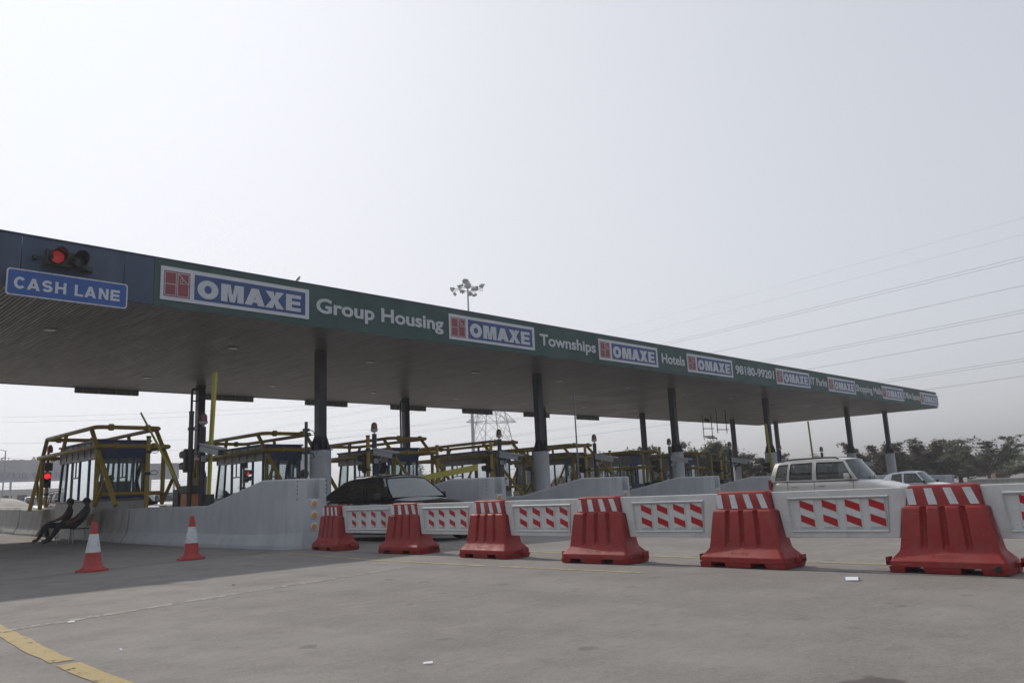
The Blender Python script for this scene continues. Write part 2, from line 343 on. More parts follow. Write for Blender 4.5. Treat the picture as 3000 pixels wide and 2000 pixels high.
# pavement
def ground_mat():
    m, nt, p, out = new_mat('plaza_concrete')
    w = coords(nt, world_pos=True)
    big = noise(nt, w, .22, 5, .6); mid = noise(nt, w, 1.3, 7, .65); fine = noise(nt, w, 28, 5, .7); grit = noise(nt, w, 140, 3, .6)
    c = mixc(nt, ramp(nt, big, [(.3, 0.0), (.7, 1.0)]), (.192, .176, .162), (.250, .233, .215))
    c = mixc(nt, ramp(nt, mid, [(.42, 0.0), (.68, .65)]), c, (.150, .137, .127))
    c = mixc(nt, ramp(nt, noise(nt, w, .55, 6, .65), [(.50, 0.0), (.70, .5)]), c, (.285, .272, .258))
    ws = coords(nt, (.30, 2.2, 1), radians(-14), True)                    # scuffs and broom marks
    st = noise(nt, ws, 2.6, 9, .72)
    c = mixc(nt, ramp(nt, st, [(.57, 0.0), (.70, .38)]), c, (.33, .32, .31))
    c = mixc(nt, ramp(nt, noise(nt, coords(nt, (.35, 1.5, 1), radians(-5), True), 3.1, 8, .7), [(.55, 0.0), (.72, .45)]), c, (.135, .125, .118))
    wt = coords(nt, (1.0, .06, 1), radians(4), True)                      # tyre rub along the lanes
    tr_ = noise(nt, wt, .9, 5, .6)
    c = mixc(nt, ramp(nt, tr_, [(.52, 0.0), (.70, .45)]), c, (.125, .12, .118))
    vo = N(nt, 'ShaderNodeTexVoronoi'); vo.inputs['Scale'].default_value = 2.2; vo.inputs['Randomness'].default_value = 1.0
    wv = N(nt, 'ShaderNodeVectorMath', operation='ADD'); nt.links.new(coords(nt, (1, 1, 0), 0, True), wv.inputs[0])
    nn = N(nt, 'ShaderNodeTexNoise'); nn.inputs['Scale'].default_value = 9; nt.links.new(w, nn.inputs['Vector'])
    sc_ = N(nt, 'ShaderNodeVectorMath', operation='SCALE'); sc_.inputs['Scale'].default_value = .12; nt.links.new(nn.outputs['Color'], sc_.inputs[0]); nt.links.new(sc_.outputs[0], wv.inputs[1])
    nt.links.new(wv.outputs[0], vo.inputs['Vector'])
    spots = ramp(nt, vo.outputs['Distance'], [(.12, 1.0), (.19, 0.0)])
    gate = ramp(nt, noise(nt, w, .9, 3), [(.46, 0.0), (.58, .7)])
    mm = N(nt, 'ShaderNodeMath', operation='MULTIPLY'); nt.links.new(spots, mm.inputs[0]); nt.links.new(gate, mm.inputs[1])
    c = mixc(nt, mm.outputs[0], c, (.085, .075, .07))
    c = mixc(nt, ramp(nt, fine, [(.38, .0), (.70, .45)]), c, (.31, .298, .285))
    c = mixc(nt, ramp(nt, noise(nt, w, 60, 4, .7), [(.50, .0), (.66, .5)]), c, (.13, .122, .116))
    c = mixc(nt, ramp(nt, grit, [(.52, .0), (.68, .55)]), c, (.11, .104, .10))
    c = mixc(nt, ramp(nt, noise(nt, w, 9, 8, .72), [(.47, .0), (.66, .30)]), c, (.150, .139, .130))
    c = mixc(nt, ramp(nt, noise(nt, coords(nt, (.8, 1.3, 1), radians(-20), True), 2.2, 11, .76), [(.52, .0), (.68, .35)]), c, (.295, .277, .257))
    c = mixc(nt, ramp(nt, noise(nt, coords(nt, (.45, 2.0, 1), radians(-12), True), 4.0, 10, .76), [(.60, .0), (.68, .55)]), c, (.120, .110, .102))
    c = mixc(nt, ramp(nt, noise(nt, coords(nt, (.35, 2.6, 1), radians(-17), True), 3.0, 9, .74), [(.63, .0), (.70, .6)]), c, (.36, .345, .325))
    # oil patch near the lower right of the plaza
    gp = N(nt, 'ShaderNodeNewGeometry'); sb = N(nt, 'ShaderNodeVectorMath', operation='SUBTRACT'); sb.inputs[1].default_value = (3.98, 1.62, 0); nt.links.new(gp.outputs['Position'], sb.inputs[0])
    sp = N(nt, 'ShaderNodeMapping'); sp.inputs['Rotation'].default_value = (0, 0, radians(52)); sp.inputs['Scale'].default_value = (1.6, 3.2, 1); nt.links.new(sb.outputs[0], sp.inputs[0])
    ln = N(nt, 'ShaderNodeVectorMath', operation='LENGTH'); nt.links.new(sp.outputs[0], ln.inputs[0])
    ad = N(nt, 'ShaderNodeMath', operation='ADD'); nt.links.new(ln.outputs['Value'], ad.inputs[0])
    ns = N(nt, 'ShaderNodeMath', operation='MULTIPLY'); ns.inputs[1].default_value = .9; nt.links.new(noise(nt, w, 6, 5), ns.inputs[0]); nt.links.new(ns.outputs[0], ad.inputs[1])
    oil = ramp(nt, ad.outputs[0], [(.85, .75), (1.0, 0.0)])
    c = mixc(nt, oil, c, (.075, .065, .062))
    nt.links.new(c, p.inputs['Base Color'])
    nt.links.new(ramp(nt, mid, [(.3, .78), (.7, .95)]), p.inputs['Roughness']); p.inputs['Specular IOR Level'].default_value = .25
    hs = N(nt, 'ShaderNodeMath', operation='ADD'); nt.links.new(fine, hs.inputs[0]); nt.links.new(grit, hs.inputs[1])
    bump(nt, p, hs.outputs[0], .6, .008)
    return m
def worn_paint(name, c, keep=.45):
    """road paint with chipped gaps that show the pavement colour"""
    m, nt, p, out = new_mat(name); w = coords(nt, world_pos=True)
    k = ramp(nt, noise(nt, w, 6.5, 10, .78), [(keep, 0.0), (keep+.05, 1.0)])
    t = N(nt, 'ShaderNodeBsdfTransparent'); mx = N(nt, 'ShaderNodeMixShader')
    nt.links.new(mixc(nt, ramp(nt, noise(nt, w, 40, 4), [(.3, 0.0), (.8, .5)]), c, tuple(x*.6 for x in c)), p.inputs['Base Color']); p.inputs['Roughness'].default_value = .8
    nt.links.new(k, mx.inputs[0]); nt.links.new(p.outputs[0], mx.inputs[1]); nt.links.new(t.outputs[0], mx.inputs[2]); nt.links.new(mx.outputs[0], out.inputs[0])
    return m
MAT['ground'] = ground_mat()
MAT['paint_yellow'] = worn_paint('road_paint_yellow', (.32, .24, .088), .57)
MAT['paint_yellow_faint'] = worn_paint('road_paint_yellow_faint', (.36, .31, .17), .52)
MAT['scuff'] = worn_paint('pale_scuff', (.27, .26, .25), .50)
MAT['tar'] = worn_paint('joint_tar', (.045, .042, .04), .58)

def text_mesh(txt, w, h, mat, bold=0.0, depth=.004, name='lettering', space=1.0, body=None):
    """mesh lettering fitted to a width w and cap height h, origin at the lower left, in the XZ plane facing -Y"""
    cu = bpy.data.curves.new(name, 'FONT'); cu.body = txt; cu.size = 1.0; cu.offset = bold; cu.extrude = .5; cu.space_character = space
    cu.resolution_u = 4
    o = bpy.data.objects.new('tmp_text', cu); col.objects.link(o); bpy.context.view_layer.update()
    me = bpy.data.meshes.new_from_object(o.evaluated_get(bpy.context.evaluated_depsgraph_get()))
    cu2 = cu.copy(); cu2.body = 'H'; o2 = bpy.data.objects.new('tmp_text2', cu2); col.objects.link(o2); bpy.context.view_layer.update()
    mh = bpy.data.meshes.new_from_object(o2.evaluated_get(bpy.context.evaluated_depsgraph_get()))
    caph = max(v.co.y for v in mh.vertices)-min(v.co.y for v in mh.vertices); base = min(v.co.y for v in mh.vertices)
    xs = [v.co.x for v in me.vertices]; x0, x1 = min(xs), max(xs)
    sx = w/(x1-x0) if w else h/caph; sy = h/caph
    for v in me.vertices: v.co = Vector(((v.co.x-x0)*sx, -v.co.z*depth, (v.co.y-base)*sy))
    me.materials.clear(); me.materials.append(mat); me.name = name
    for oo, cc in ((o, cu), (o2, cu2)): bpy.data.objects.remove(oo); bpy.data.curves.remove(cc)
    bpy.data.meshes.remove(mh)
    return me
def put(me, name, parent=None, loc=(0, 0, 0), rot=None):
    o = bpy.data.objects.new(name, me); col.objects.link(o); o.parent = parent; o.location = loc
    if rot: o.rotation_euler = rot
    return o
ORD = ['first', 'second', 'third', 'fourth', 'fifth', 'sixth', 'seventh', 'eighth', 'ninth', 'tenth']

def stroke_poly(pts, t):
    """outline of a thick polyline"""
    L = []; R = []
    for i, p in enumerate(pts):
        a = Vector(pts[max(i-1, 0)]); b = Vector(pts[min(i+1, len(pts)-1)]); d = (b-a).normalized(); n = Vector((-d.y, d.x))*(t/2)
        L.append(tuple(Vector(p)+n)); R.append(tuple(Vector(p)-n))
    return L+R[::-1]
def glyph(ch, w, h, t):
    if ch == 'O': return [[(w/2+w/2*cos(2*pi*i/40), h/2+(h/2+.012)*sin(2*pi*i/40)) for i in range(40)], [(w/2+(w/2-t*1.02)*cos(2*pi*i/40), h/2+(h/2-t*.72)*sin(2*pi*i/40)) for i in range(40)]]
    if ch == 'M': return [[(0, 0), (0, h), (1.45*t, h), (w/2, .36*h), (w-1.45*t, h), (w, h), (w, 0), (w-t, 0), (w-t, .66*h), (w/2+.42*t, 0), (w/2-.42*t, 0), (t, .66*h), (t, 0)]]
    if ch == 'A':
        k = (w/2-.58*t)/h; e = 1.12*t; y0, y1 = .17*h, .36*h; ya = min(.80*h, (w/2-e)/k)
        return [[(0, 0), (w/2-.58*t, h), (w/2+.58*t, h), (w, 0), (w-e, 0), (w-e-k*y0, y0), (e+k*y0, y0), (e, 0)], [(e+k*y1, y1), (w-e-k*y1, y1), (w/2, ya)]]
    if ch == 'X': a = 1.35*t; return [[(0, 0), (w*.34, .51*h), (.03*w, h), (.03*w+a, h), (w/2, .685*h), (.97*w-a, h), (.97*w, h), (w*.66, .51*h), (w, 0), (w-a, 0), (w/2, .325*h), (a, 0)]]
    if ch == 'E': q = .215*h; return [[(0, 0), (0, h), (w, h), (w, h-q), (t, h-q), (t, .5*h+q*.5), (.95*w, .5*h+q*.5), (.95*w, .5*h-q*.5), (t, .5*h-q*.5), (t, q), (w, q), (w, 0)]]
    if ch == 'L': return [[(0, 0), (0, h), (t, h), (t, .19*h), (w, .19*h), (w, 0)]]
    if ch == 'H': return [[(0, 0), (0, h), (t, h), (t, .60*h), (w-t, .60*h), (w-t, h), (w, h), (w, 0), (w-t, 0), (w-t, .41*h), (t, .41*h), (t, 0)]]
    if ch == 'N': return [[(0, 0), (0, h), (t*1.05, h), (w-t, .36*h), (w-t, h), (w, h), (w, 0), (w-t*1.05, 0), (t, .64*h), (t, 0)]]
    if ch == 'C': return [stroke_poly([(w/2+(w/2-t/2)*cos(radians(38+284*i/28))*1.02, h/2+(h/2-t/2+.006)*sin(radians(38+284*i/28))) for i in range(29)], t)]
    if ch == 'S':
        ry = .25*h-t/4+.002
        P = [(w/2+(w/2-t/2)*cos(radians(22+248*i/14)), .75*h-t/4+ry*sin(radians(22+248*i/14))) for i in range(15)]
        P += [(w/2+(w/2-t/2)*cos(radians(90-248*i/14)), .25*h+t/4+ry*sin(radians(90-248*i/14))) for i in range(1, 15)]
        return [stroke_poly(P, t)]
def glyph_mesh(ch, w, h, t, mat, depth=.006):
    loops = glyph(ch, w, h, t); V2 = [p for l in loops for p in l]
    tri = mathutils.geometry.tessellate_polygon([[Vector((x_, y_, 0)) for x_, y_ in l] for l in loops]); n = len(V2)
    m = MB(); vs_ = [(x_, -depth, y_) for x_, y_ in V2] + [(x_, 0, y_) for x_, y_ in V2]; fs_ = [tuple(q) for q in tri]; b = 0
    for l in loops:
        for i in range(len(l)): fs_.append((b+i, b+(i+1) % len(l), n+b+(i+1) % len(l), n+b+i))
        b += len(l)
    m.add(vs_, fs_); me = m.mesh('letter', mat)
    return me
# ================================================================== the setting: pavement and markings
def axis(lo, hi, fine_lo, fine_hi, step, coarse):
    a = [lo+(fine_lo-lo)*i/8 for i in range(8)]; n = int(round((fine_hi-fine_lo)/step))
    return a + [fine_lo+step*i for i in range(n+1)] + [fine_hi+(hi-fine_hi)*i/14 for i in range(1, 15)]
gx = axis(-300, 700, -14.7, 71.3, 1.0, 40.0); gy = axis(-200, 700, 0, 60, 2.0, 40.0)
mb = MB(); mb.add([(x, y, G(x, y)) for y in gy for x in gx], [(j*len(gx)+i, j*len(gx)+i+1, (j+1)*len(gx)+i+1, (j+1)*len(gx)+i) for j in range(len(gy)-1) for i in range(len(gx)-1)])
tag(mb.build('ground', MAT['ground'], smooth=60), 'grey concrete pavement of the toll plaza', kind='structure')

def strip(name, pts, w, mat, h, label, wob=.012):
    """a thin sheet laid on the pavement along a polyline"""
    mb = MB(); P = []
    for a, b in zip(pts[:-1], pts[1:]):
        n = max(2, int((Vector(b)-Vector(a)).length/.25))
        P += [Vector(a).lerp(Vector(b), i/n) for i in range(n)]
    P.append(Vector(pts[-1])); vs_ = []
    for i, p in enumerate(P):
        d = (P[min(i+1, len(P)-1)]-P[max(i-1, 0)]).normalized(); n = Vector((-d.y, d.x))
        for s_ in (-1, 1):
            q = p + n*(s_*(w/2+rnd.uniform(-wob, wob))); vs_.append((q.x, q.y, G(q.x, q.y)+h))
    mb.add(vs_, [(2*i, 2*i+2, 2*i+3, 2*i+1) for i in range(len(P)-1)])
    return tag(mb.build(name, mat), label, kind='structure')
strip('yellow_line', [(2.02, 9.6), (1.92, 8.3), (1.80, 6.15)], .15, MAT['paint_yellow'], .004, 'thick worn yellow road line at lower left')
strip('yellow_line', [(1.80, 6.02), (1.79, 5.2), (1.78, 4.0)], .15, MAT['paint_yellow'], .004, 'thick worn yellow road line below the gap')
strip('yellow_line', [(8.1, 14.3), (7.68, 11), (7.65, 8.2)], .10, MAT['paint_yellow_faint'], .004, 'faded yellow line in front of the barriers')
strip('yellow_line', [(7.66, 7.9), (7.72, 5.6)], .09, MAT['paint_yellow_faint'], .004, 'faint remains of yellow line in front of the barriers')
strip('yellow_line', [(10.0, 12.5), (9.7, 8.9), (9.43, 4.4), (9.40, 1.0)], .12, MAT['paint_yellow_faint'], .004, 'faded yellow line behind the barriers')
strip('scuff_line', [(1.9, 8.2), (4.5, 8.75), (7.2, 9.25)], .12, MAT['scuff'], .003, 'pale scuff line across the concrete', .03)
for pts, w, lb in (([(8.62, 13.2), (8.66, 8), (8.55, 4), (8.6, -4)], .025, 'dark joint under the barrier row'), ([(-20, 13.7), (3.24, 14.2), (6.1, 14.75), (8.5, 15.3)], .03, 'dark joint across the concrete in front of the island'),
                  ([(-20, 24.3), (5.6, 25.0), (8.5, 25.4)], .05, 'dark joint across the lane under the canopy'), ([(8.75, 3.2), (13.5, 3.4)], .014, 'thin joint between the last two barriers')):
    strip('slab_joint', pts, w, MAT['tar'], .0055, lb, .004)

# ================================================================== canopy
SOF, CY0, CY1, CX0, CX1, CTOP = 6.15, 20.42, 36.4, -16.0, 71.1, 7.42
can = empty('toll_canopy', (CX0, CY0, SOF), 0, 'long flat toll plaza canopy with slatted soffit and green banner fascia', 'canopy')
def cl(x, y, z): return (x-CX0, y-CY0, z-SOF)
MB().b2(cl(CX0, CY0+.06, SOF+.10), cl(CX1-.02, CY1-.06, CTOP-.25)).build('roof_deck', MAT['deck'], can)
sl = MB(); sl.box((0, 0, .025), (.075, CY1-CY0-.1, .05)); sl_me = sl.mesh('slat', MAT['slat'])
def slat_at(x): return cl(x, (CY0+CY1)/2, SOF)
x = 2.05; far = MB()
for i in range(300):
    put(sl_me, 'slat', can, slat_at(2.05+i*.105))
xs = [2.05-i*.105 for i in range(1, 170)] + [2.05+i*.105 for i in range(300, 657)]
for x in xs:
    c = slat_at(x); far.box((c[0], c[1], c[2]+.025), (.075, CY1-CY0-.1, .05))
tag(far.build('slat_field', MAT['slat'], can), kind='stuff')
# fascia: blue panels to the left, green banner to the right
xb = 7.65; x = CX0
while x < xb-.05:
    x2 = min(x+2.29, xb) if abs(xb-(x+2.29)) > .3 else xb
    MB().b2(cl(x+.006, CY0, SOF+.01), cl(x2-.006, CY0+.05, CTOP)).build('fascia_panel', MAT['fascia_blue'], can)
    x = x2
nx, nz = 240, 6; bn = MB(); vs_ = []
for j in range(nz+1):
    for i in range(nx+1):
        X = xb+(CX1-xb)*i/nx; Z = SOF-.005+(CTOP+.03-SOF)*j/nz
        if j == 0: Z += rnd.uniform(-.018, .006)
        d = .012*mathutils.noise.noise(Vector((X*.9, Z*1.4, 3))) + .006*mathutils.noise.noise(Vector((X*3.1, Z*3, 9)))
        vs_.append(cl(X, CY0-.012-d, Z))
bn.add(vs_, [(j*(nx+1)+i, j*(nx+1)+i+1, (j+1)*(nx+1)+i+1, (j+1)*(nx+1)+i) for j in range(nz) for i in range(nx)])
banner = bn.build('banner', MAT['fascia_green'], can, smooth=60)
MB().b2(cl(xb, CY0+.01, SOF), cl(CX1, CY0+.05, CTOP)).build('fascia_back', MAT['deck'], can)
MB().b2(cl(CX1, CY0, SOF), cl(CX1+.06, CY1, CTOP)).build('end_fascia', MAT['fascia_green'], can)
MB().b2(cl(CX0, CY1, SOF-.02), cl(CX1, CY1+.05, CTOP)).build('rear_fascia', MAT['fascia_blue'], can)
MB().b2(cl(CX0, CY0-.03, CTOP+.003), cl(CX1+.07, CY0+.16, CTOP+.035)).build('flashing', MAT['trim_blue'], can)
dm = MB(); dm.lathe([(.0, -.002), (.19, -.002), (.20, -.018), (.16, -.024), (.02, -.026)], 20)
dl_me = dm.mesh('downlight', MAT['grey_metal'], 40)
ln = MB(); ln.lathe([(.02, -.030), (.15, -.028), (.15, -.0255), (.02, -.0255)], 20); ln_me = ln.mesh('lens', MAT['lamp_lens'], 40)
for k in range(-3, 11):
    for y in (24.85, 32.4):
        d = put(dl_me, 'downlight', can, cl(12.0+5.53*k, y, SOF)); put(ln_me, 'lens', d)
# panels with lettering on the banner
SY = CY0-.036
OM = [(c_, u, glyph_mesh(c_, w_, .495, .185, MAT['letter'])) for c_, u, w_ in (('O', .982, .587), ('M', 1.647, .662), ('A', 2.345, .612), ('X', 2.957, .613), ('E', 3.63, .49))]
def strokes(mb, pts, w, y, closed=False):
    for a, b in zip(pts[:-1], pts[1:]):
        a = Vector(a); b = Vector(b); d = (b-a); L = d.length; ang = math.atan2(d.y, d.x)
        mb.box(((a.x+b.x)/2, y, (a.y+b.y)/2), (L+w*.6, .004, w), Euler((0, -ang, 0)).to_matrix())
def omaxe(x0):
    o = MB().b2((0, 0, 0), (4.4, .012, .91)).build('logo_panel', MAT['sign_white'], can, loc=cl(x0, SY, 6.33))
    MB().b2((.90, -.004, .10), (4.27, -.001, .80)).build('blue_field', MAT['sign_blue'], o)
    MB().b2((.085, -.004, .10), (.78, -.001, .80)).build('red_emblem', MAT['sign_red'], o)
    e = MB(); y = -.0068
    for (ax, az, ux, uz) in ((.115, .47, 0, 1), (.115, .135, 0, 0), (.45, .135, 1, 0)):
        L = .29
        strokes(e, [(ax, az), (ax+L, az), (ax+L, az+L)] if uz == 0 else [(ax, az), (ax, az+L), (ax+L, az+L), (ax+L, az)], .016, y)
        if uz == 1: strokes(e, [(ax-.02, az-.03), (ax+L+.03, az-.03)], .018, y)
        else: strokes(e, [(ax, az), (ax, az+L)], .016, y)
    strokes(e, [(.45, .46), (.45, .76), (.745, .76), (.745, .47)], .016, y); strokes(e, [(.46, .75), (.74, .47)], .016, y)
    ring = [(.545+.04*cos(t*pi/6), .575+.04*sin(t*pi/6)) for t in range(13)]; strokes(e, ring, .014, y); strokes(e, [(.50, .49), (.66, .49)], .014, y)
    e.build('emblem_lines', MAT['letter'], o)
    for c_, u, me in OM: put(me, 'letter', o, (u, -.004, .18))
for x0 in (7.80, 17.76, 26.18, 33.10, 42.45, 49.55, 58.82, 66.98): omaxe(x0)
for t, x0, x1, b in (('Group Housing', 12.45, 17.5, .028), ('Townships', 22.47, 25.97, .024), ('Hotels', 30.91, 32.88, .024), ('98180-99201', 37.82, 42.18, .028), ('IT Parks', 46.98, 49.37, .024), ('Shopping Malls', 54.05, 58.70, .024), ('Office Spaces', 63.28, 66.86, .024)):
    me = text_mesh(t, x1-x0, .46, MAT['letter'], b, .004)
    put(me, 'lettering', can, cl(x0, CY0-.034, 6.58))
gm = MB().lathe([(.022, 0), (.020, .006), (.004, .008)], 8, Matrix.Rotation(radians(90), 4, 'X')).mesh('grommet', MAT['black'])
for i in range(58): put(gm, 'grommet', can, cl(xb+.3+i*1.09+rnd.uniform(-.1, .1), CY0-.026, SOF+.055+rnd.uniform(-.01, .015)))
# ---- lane sign and two-lens signal on the blue fascia
def rrect(w, h, r, n=5):
    P = []
    for cx, cy, a0 in ((w-r, h-r, 0), (r, h-r, 90), (r, r, 180), (w-r, r, 270)):
        P += [(cx+r*cos(radians(a0+90*i/n)), cy+r*sin(radians(a0+90*i/n))) for i in range(n+1)]
    return P
XZ = lambda u, v, w: (u, w, v)
s = empty('lane_sign', (4.3, 20.22, 5.905), 0, 'blue CASH LANE sign with white border hung on the fascia', 'sign')
MB().prism(rrect(2.64, .635, .07), XZ, 0, .025).build('border', MAT['sign_white'], s)
MB().prism([(u+.03, v+.03) for u, v in rrect(2.58, .575, .055)], XZ, -.003, -.0005).build('blue_face', MAT['lane_blue'], s)
for c_, u, w_ in (('C', .157, .237), ('A', .421, .266), ('S', .731, .222), ('H', 1.007, .237), ('L', 1.428, .193), ('A', 1.647, .26), ('N', 1.968, .224), ('E', 2.239, .216)): put(glyph_mesh(c_, w_, .275, .062, MAT['sign_white'], .004), 'letter', s, (u, -.003, .166))
for u in (.5, 1.3, 2.1):
    MB().box((u, .10, .3), (.05, .16, .5)).build('bracket', MAT['black'], s)
riv = MB().lathe([(.012, 0), (.010, .006), (.003, .008)], 8, Matrix.Rotation(radians(90), 4, 'X')).mesh('rivet', MAT['grey_metal'])
for i in range(10):
    for z in (.015, .62): put(riv, 'rivet', s, (.14+i*.262, -.001, z))
def lens_unit(parent, loc, r, lens_mat, d=.22, axis_rot=None):
    """a hooded round signal lens looking along -Y"""
    R = axis_rot if axis_rot is not None else Matrix()
    h = MB(); n = 20; rings = []
    for y, rr in ((0, r*1.12), (0, r*1.18), (-d*.35, r*1.16)):
        rings.append([R @ Vector((rr*cos(2*pi*k/n), y, rr*sin(2*pi*k/n))) for k in range(n)])
    h.loft(rings, True, False)
    # visor: open tube cut away at the bottom
    va = [radians(-35+250*k/16) for k in range(17)]
    vs2 = [R @ Vector((r*1.16*cos(a), -d*.35, r*1.16*sin(a))) for a in va] + [R @ Vector((r*1.12*cos(a), -d*(1.0+.35*max(0, sin(a))), r*1.12*sin(a))) for a in va]
    h.add(vs2, [(k, k+1, 18+k, 17+k) for k in range(16)])
    o = h.build('hood', MAT['black'], parent, 40, loc)
    l = MB(); l.add([R @ Vector((r*q*cos(2*pi*k/n), -d*.20-.03*(1-q*q), r*q*sin(2*pi*k/n))) for q in (1, .66, .33) for k in range(n)] + [R @ Vector((0, -d*.20-.035, 0))],
               [(j*n+k, j*n+(k+1) % n, (j+1)*n+(k+1) % n, (j+1)*n+k) for j in range(2) for k in range(n)] + [(2*n+k, 2*n+(k+1) % n, 3*n) for k in range(n)])
    l.build('lens', lens_mat, o, 60)
    return o
s = empty('overhead_signal', (5.30, 20.30, 6.95), 0, 'two-lens signal with red lit above the CASH LANE sign', 'traffic light')
MB().box((.23, -.02, 0), (.92, .10, .40)).build('housing', MAT['black'], s, bevel=.03)
lens_unit(s, (0, -.07, 0), .15, MAT['red_lit_dim'], .30); lens_unit(s, (.46, -.07, 0), .15, MAT['dark_lens'], .30)
b = MB(); b.pipe([(-.42, -.02, -.04), (-.22, -.02, -.04)], .022); b.box((-.43, .02, -.05), (.09, .14, .10)); b.box((.76, .02, -.16), (.12, .14, .12)); b.tube((-.3, .0, -.25), (.75, .0, -.25), .02)
b.build('bracket', MAT['black'], s)
# ---- signs hung on the rear edge, seen from behind
s0 = empty('lane_sign', (11.9, CY1+.12, 5.93), 0, 'grey back of lane sign on the rear canopy edge, first from left', 'sign', 'lane signs on the rear edge of the canopy')
MB().prism([(u-1.32, v) for u, v in rrect(2.64, .62, .05)], XZ, 0, .03).build('board', MAT['booth_grey'], s0)
r_ = MB()
for u in (-1.0, -.35, .35, 1.0): r_.box((u, -.03, .31), (.04, .04, .6))
r_.build('stiffener', MAT['grey_metal'], s0)
kid_index()
for k in range(1, 7): clone(s0, (11.9+5.53*k, CY1+.12, 5.93-.012*k), None, 'grey back of lane sign on the rear canopy edge, %s from left' % ORD[k])
# ---- columns
def column(x, y, rear, label):
    gz = G(x, y)
    c = empty('canopy_column', (x, y, gz), 0, label, 'column', 'rear row columns' if rear else 'front row columns')
    zt = SOF-.02-gz; zp = 2.70-gz-(.05 if not rear else .55)
    MB().lathe([(.36, -.3), (.36, .04), (.36, zp-.02), (.345, zp), (.01, zp+.001)], 32).build('plinth', MAT['concrete'], c, 40)
    sh = MB(); w = .155
    sh.b2((-w, -w, zp), (w, w, zt))
    sh.build('shaft', MAT['navy'], c, bevel=.012)
    fl = MB()
    for a in (0, 90, 180, 270):
        Rm = Matrix.Rotation(radians(a), 3, 'Z')
        poly = [(w, zp+.035), (w+.14, zp+.035), (w+.14, zp+.16), (w+.02, zp+.50), (w, zp+.50)]
        for off in (-.10, .10): fl.prism(poly, lambda u, v, t: Rm @ Vector((u, off+t, v)), -.012, .012)
    fl.b2((-.31, -.31, zp), (.31, .31, zp+.035))
    fl.build('base_plate', MAT['navy'], c)
    if rear:
        dp = MB(); dp.pipe([(-.42, -.1, zp-.3), (-.42, -.1, zt-.35), (-.40, -.1, zt-.22), (-.15, -.1, zt-.20)], .05, 10)
        for z in (zp+.35, zt-.75): dp.b2((-.42, -.12, z), (-.15, -.08, z+.05))
        dp.build('drain_pipe', MAT['navy'], c, 40)
    return c
CXS = [14.68, 25.85, 36.7, 47.5, 60.5, 68.4]
for i, x in enumerate(CXS):
    column(x, 23.75, False, 'navy steel canopy column on grey plinth, front row, %s from left' % ORD[i])
    column(x, 33.4, True, 'navy steel canopy column with drain pipe, rear row, %s from left' % ORD[i])
# ================================================================== islands: concrete noses, road barriers, booths, gate equipment
PITCH = 5.53
def IX(k): return 9.15+PITCH*k
NI = 9
# profile of a safety barrier: (offset, height)
JP = [(-.30, 0), (-.30, .075), (-.175, .30), (-.125, .92), (-.09, .96), (.09, .96), (.125, .92), (.175, .30), (.30, .075), (.30, 0)]
def wall_nose(k):
    cx = IX(k)
    o = empty('island_wall', (cx, 15.0, G(cx, 16)), 0, 'pale grey sloped concrete end wall of the %s toll island from left' % ORD[k], 'concrete wall', 'end walls of the toll islands')
    # cross-sections along +Y: (y, half width at base, half width at toe, half width top, height)
    secs = []
    for y, hb, ht, hw, h, toe in ((.06, .30, .24, .22, 1.44, .34), (.16, .44, .38, .36, 1.455, .34), (.34, .56, .485, .46, 1.46, .33), (.62, .60, .53, .50, 1.46, .32), (1.40, .61, .54, .51, 1.475, .31),
                               (1.75, .63, .55, .52, 1.41, .30), (4.15, .72, .57, .53, .955, .30), (9.05, .74, .58, .54, .955, .30)):
        dz = .0005*max(0, y)**2*.0 + (G(cx, 15+y)-G(cx, 16)); sec = []
        half = [(hb, -.15+dz), (hb, .075+dz), (ht, toe+dz), (hw+.0, h-.03+dz), (hw-.03, h+dz)]
        sec = [Vector((-a, y, z)) for a, z in half] + [Vector((a, y, z)) for a, z in reversed(half)]
        secs.append(sec)
    m = MB(); m.loft(secs, True, True)
    me_o = m.build('wall', MAT['concrete'], o)
    bv = me_o.modifiers.new('Bevel', 'BEVEL'); bv.width = .02; bv.segments = 2; bv.limit_method = 'ANGLE'; bv.angle_limit = radians(30)
    # vertical slot in the tip, cut out of the wall
    cut = MB().b2((-.14, -.4, 1.02), (.14, .24, 2.0)).build('tmp_cut', MAT['concrete'], o)
    bo = me_o.modifiers.new('Slot', 'BOOLEAN'); bo.operation = 'DIFFERENCE'; bo.object = cut; bo.solver = 'EXACT'
    me_o.modifiers.move(1, 0)
    bpy.context.view_layer.update()
    me = bpy.data.meshes.new_from_object(me_o.evaluated_get(bpy.context.evaluated_depsgraph_get()))
    me_o.modifiers.clear(); me_o.data = me; bpy.data.objects.remove(cut)
    d = MB(); d.lathe([(.085, 0), (.085, .012), (.075, .018), (.01, .019)], 20, Matrix.Rotation(radians(90), 4, 'X')); dmesh = d.mesh('reflector_rim', MAT['cone_white'], 40)
    d2 = MB(); d2.lathe([(.062, .0195), (.06, .026), (.01, .030)], 20, Matrix.Rotation(radians(90), 4, 'X')); d2mesh = d2.mesh('amber_disc', MAT['amber'], 40)
    for z in (.92, .68, .44):
        r = put(dmesh, 'reflector', o, (0, .055, z)); put(d2mesh, 'amber_disc', r)
    bh = MB()
    bh.lathe([(.016, .004), (.014, .012), (.002, .012)], 8, Matrix.Rotation(radians(90), 4, 'X')); bmesh_ = bh.mesh('bolt_hole', MAT['black'])
    for sx, yy in ((-1, .155), (1, .155)):
        for z in (1.40, 1.30, 1.22, 1.14, 1.02): put(bmesh_, 'bolt_hole', o, (sx*.36, yy-.012, z), (0, 0, radians(-35*sx)))
    return o
nose0 = wall_nose(0)
kid_index()
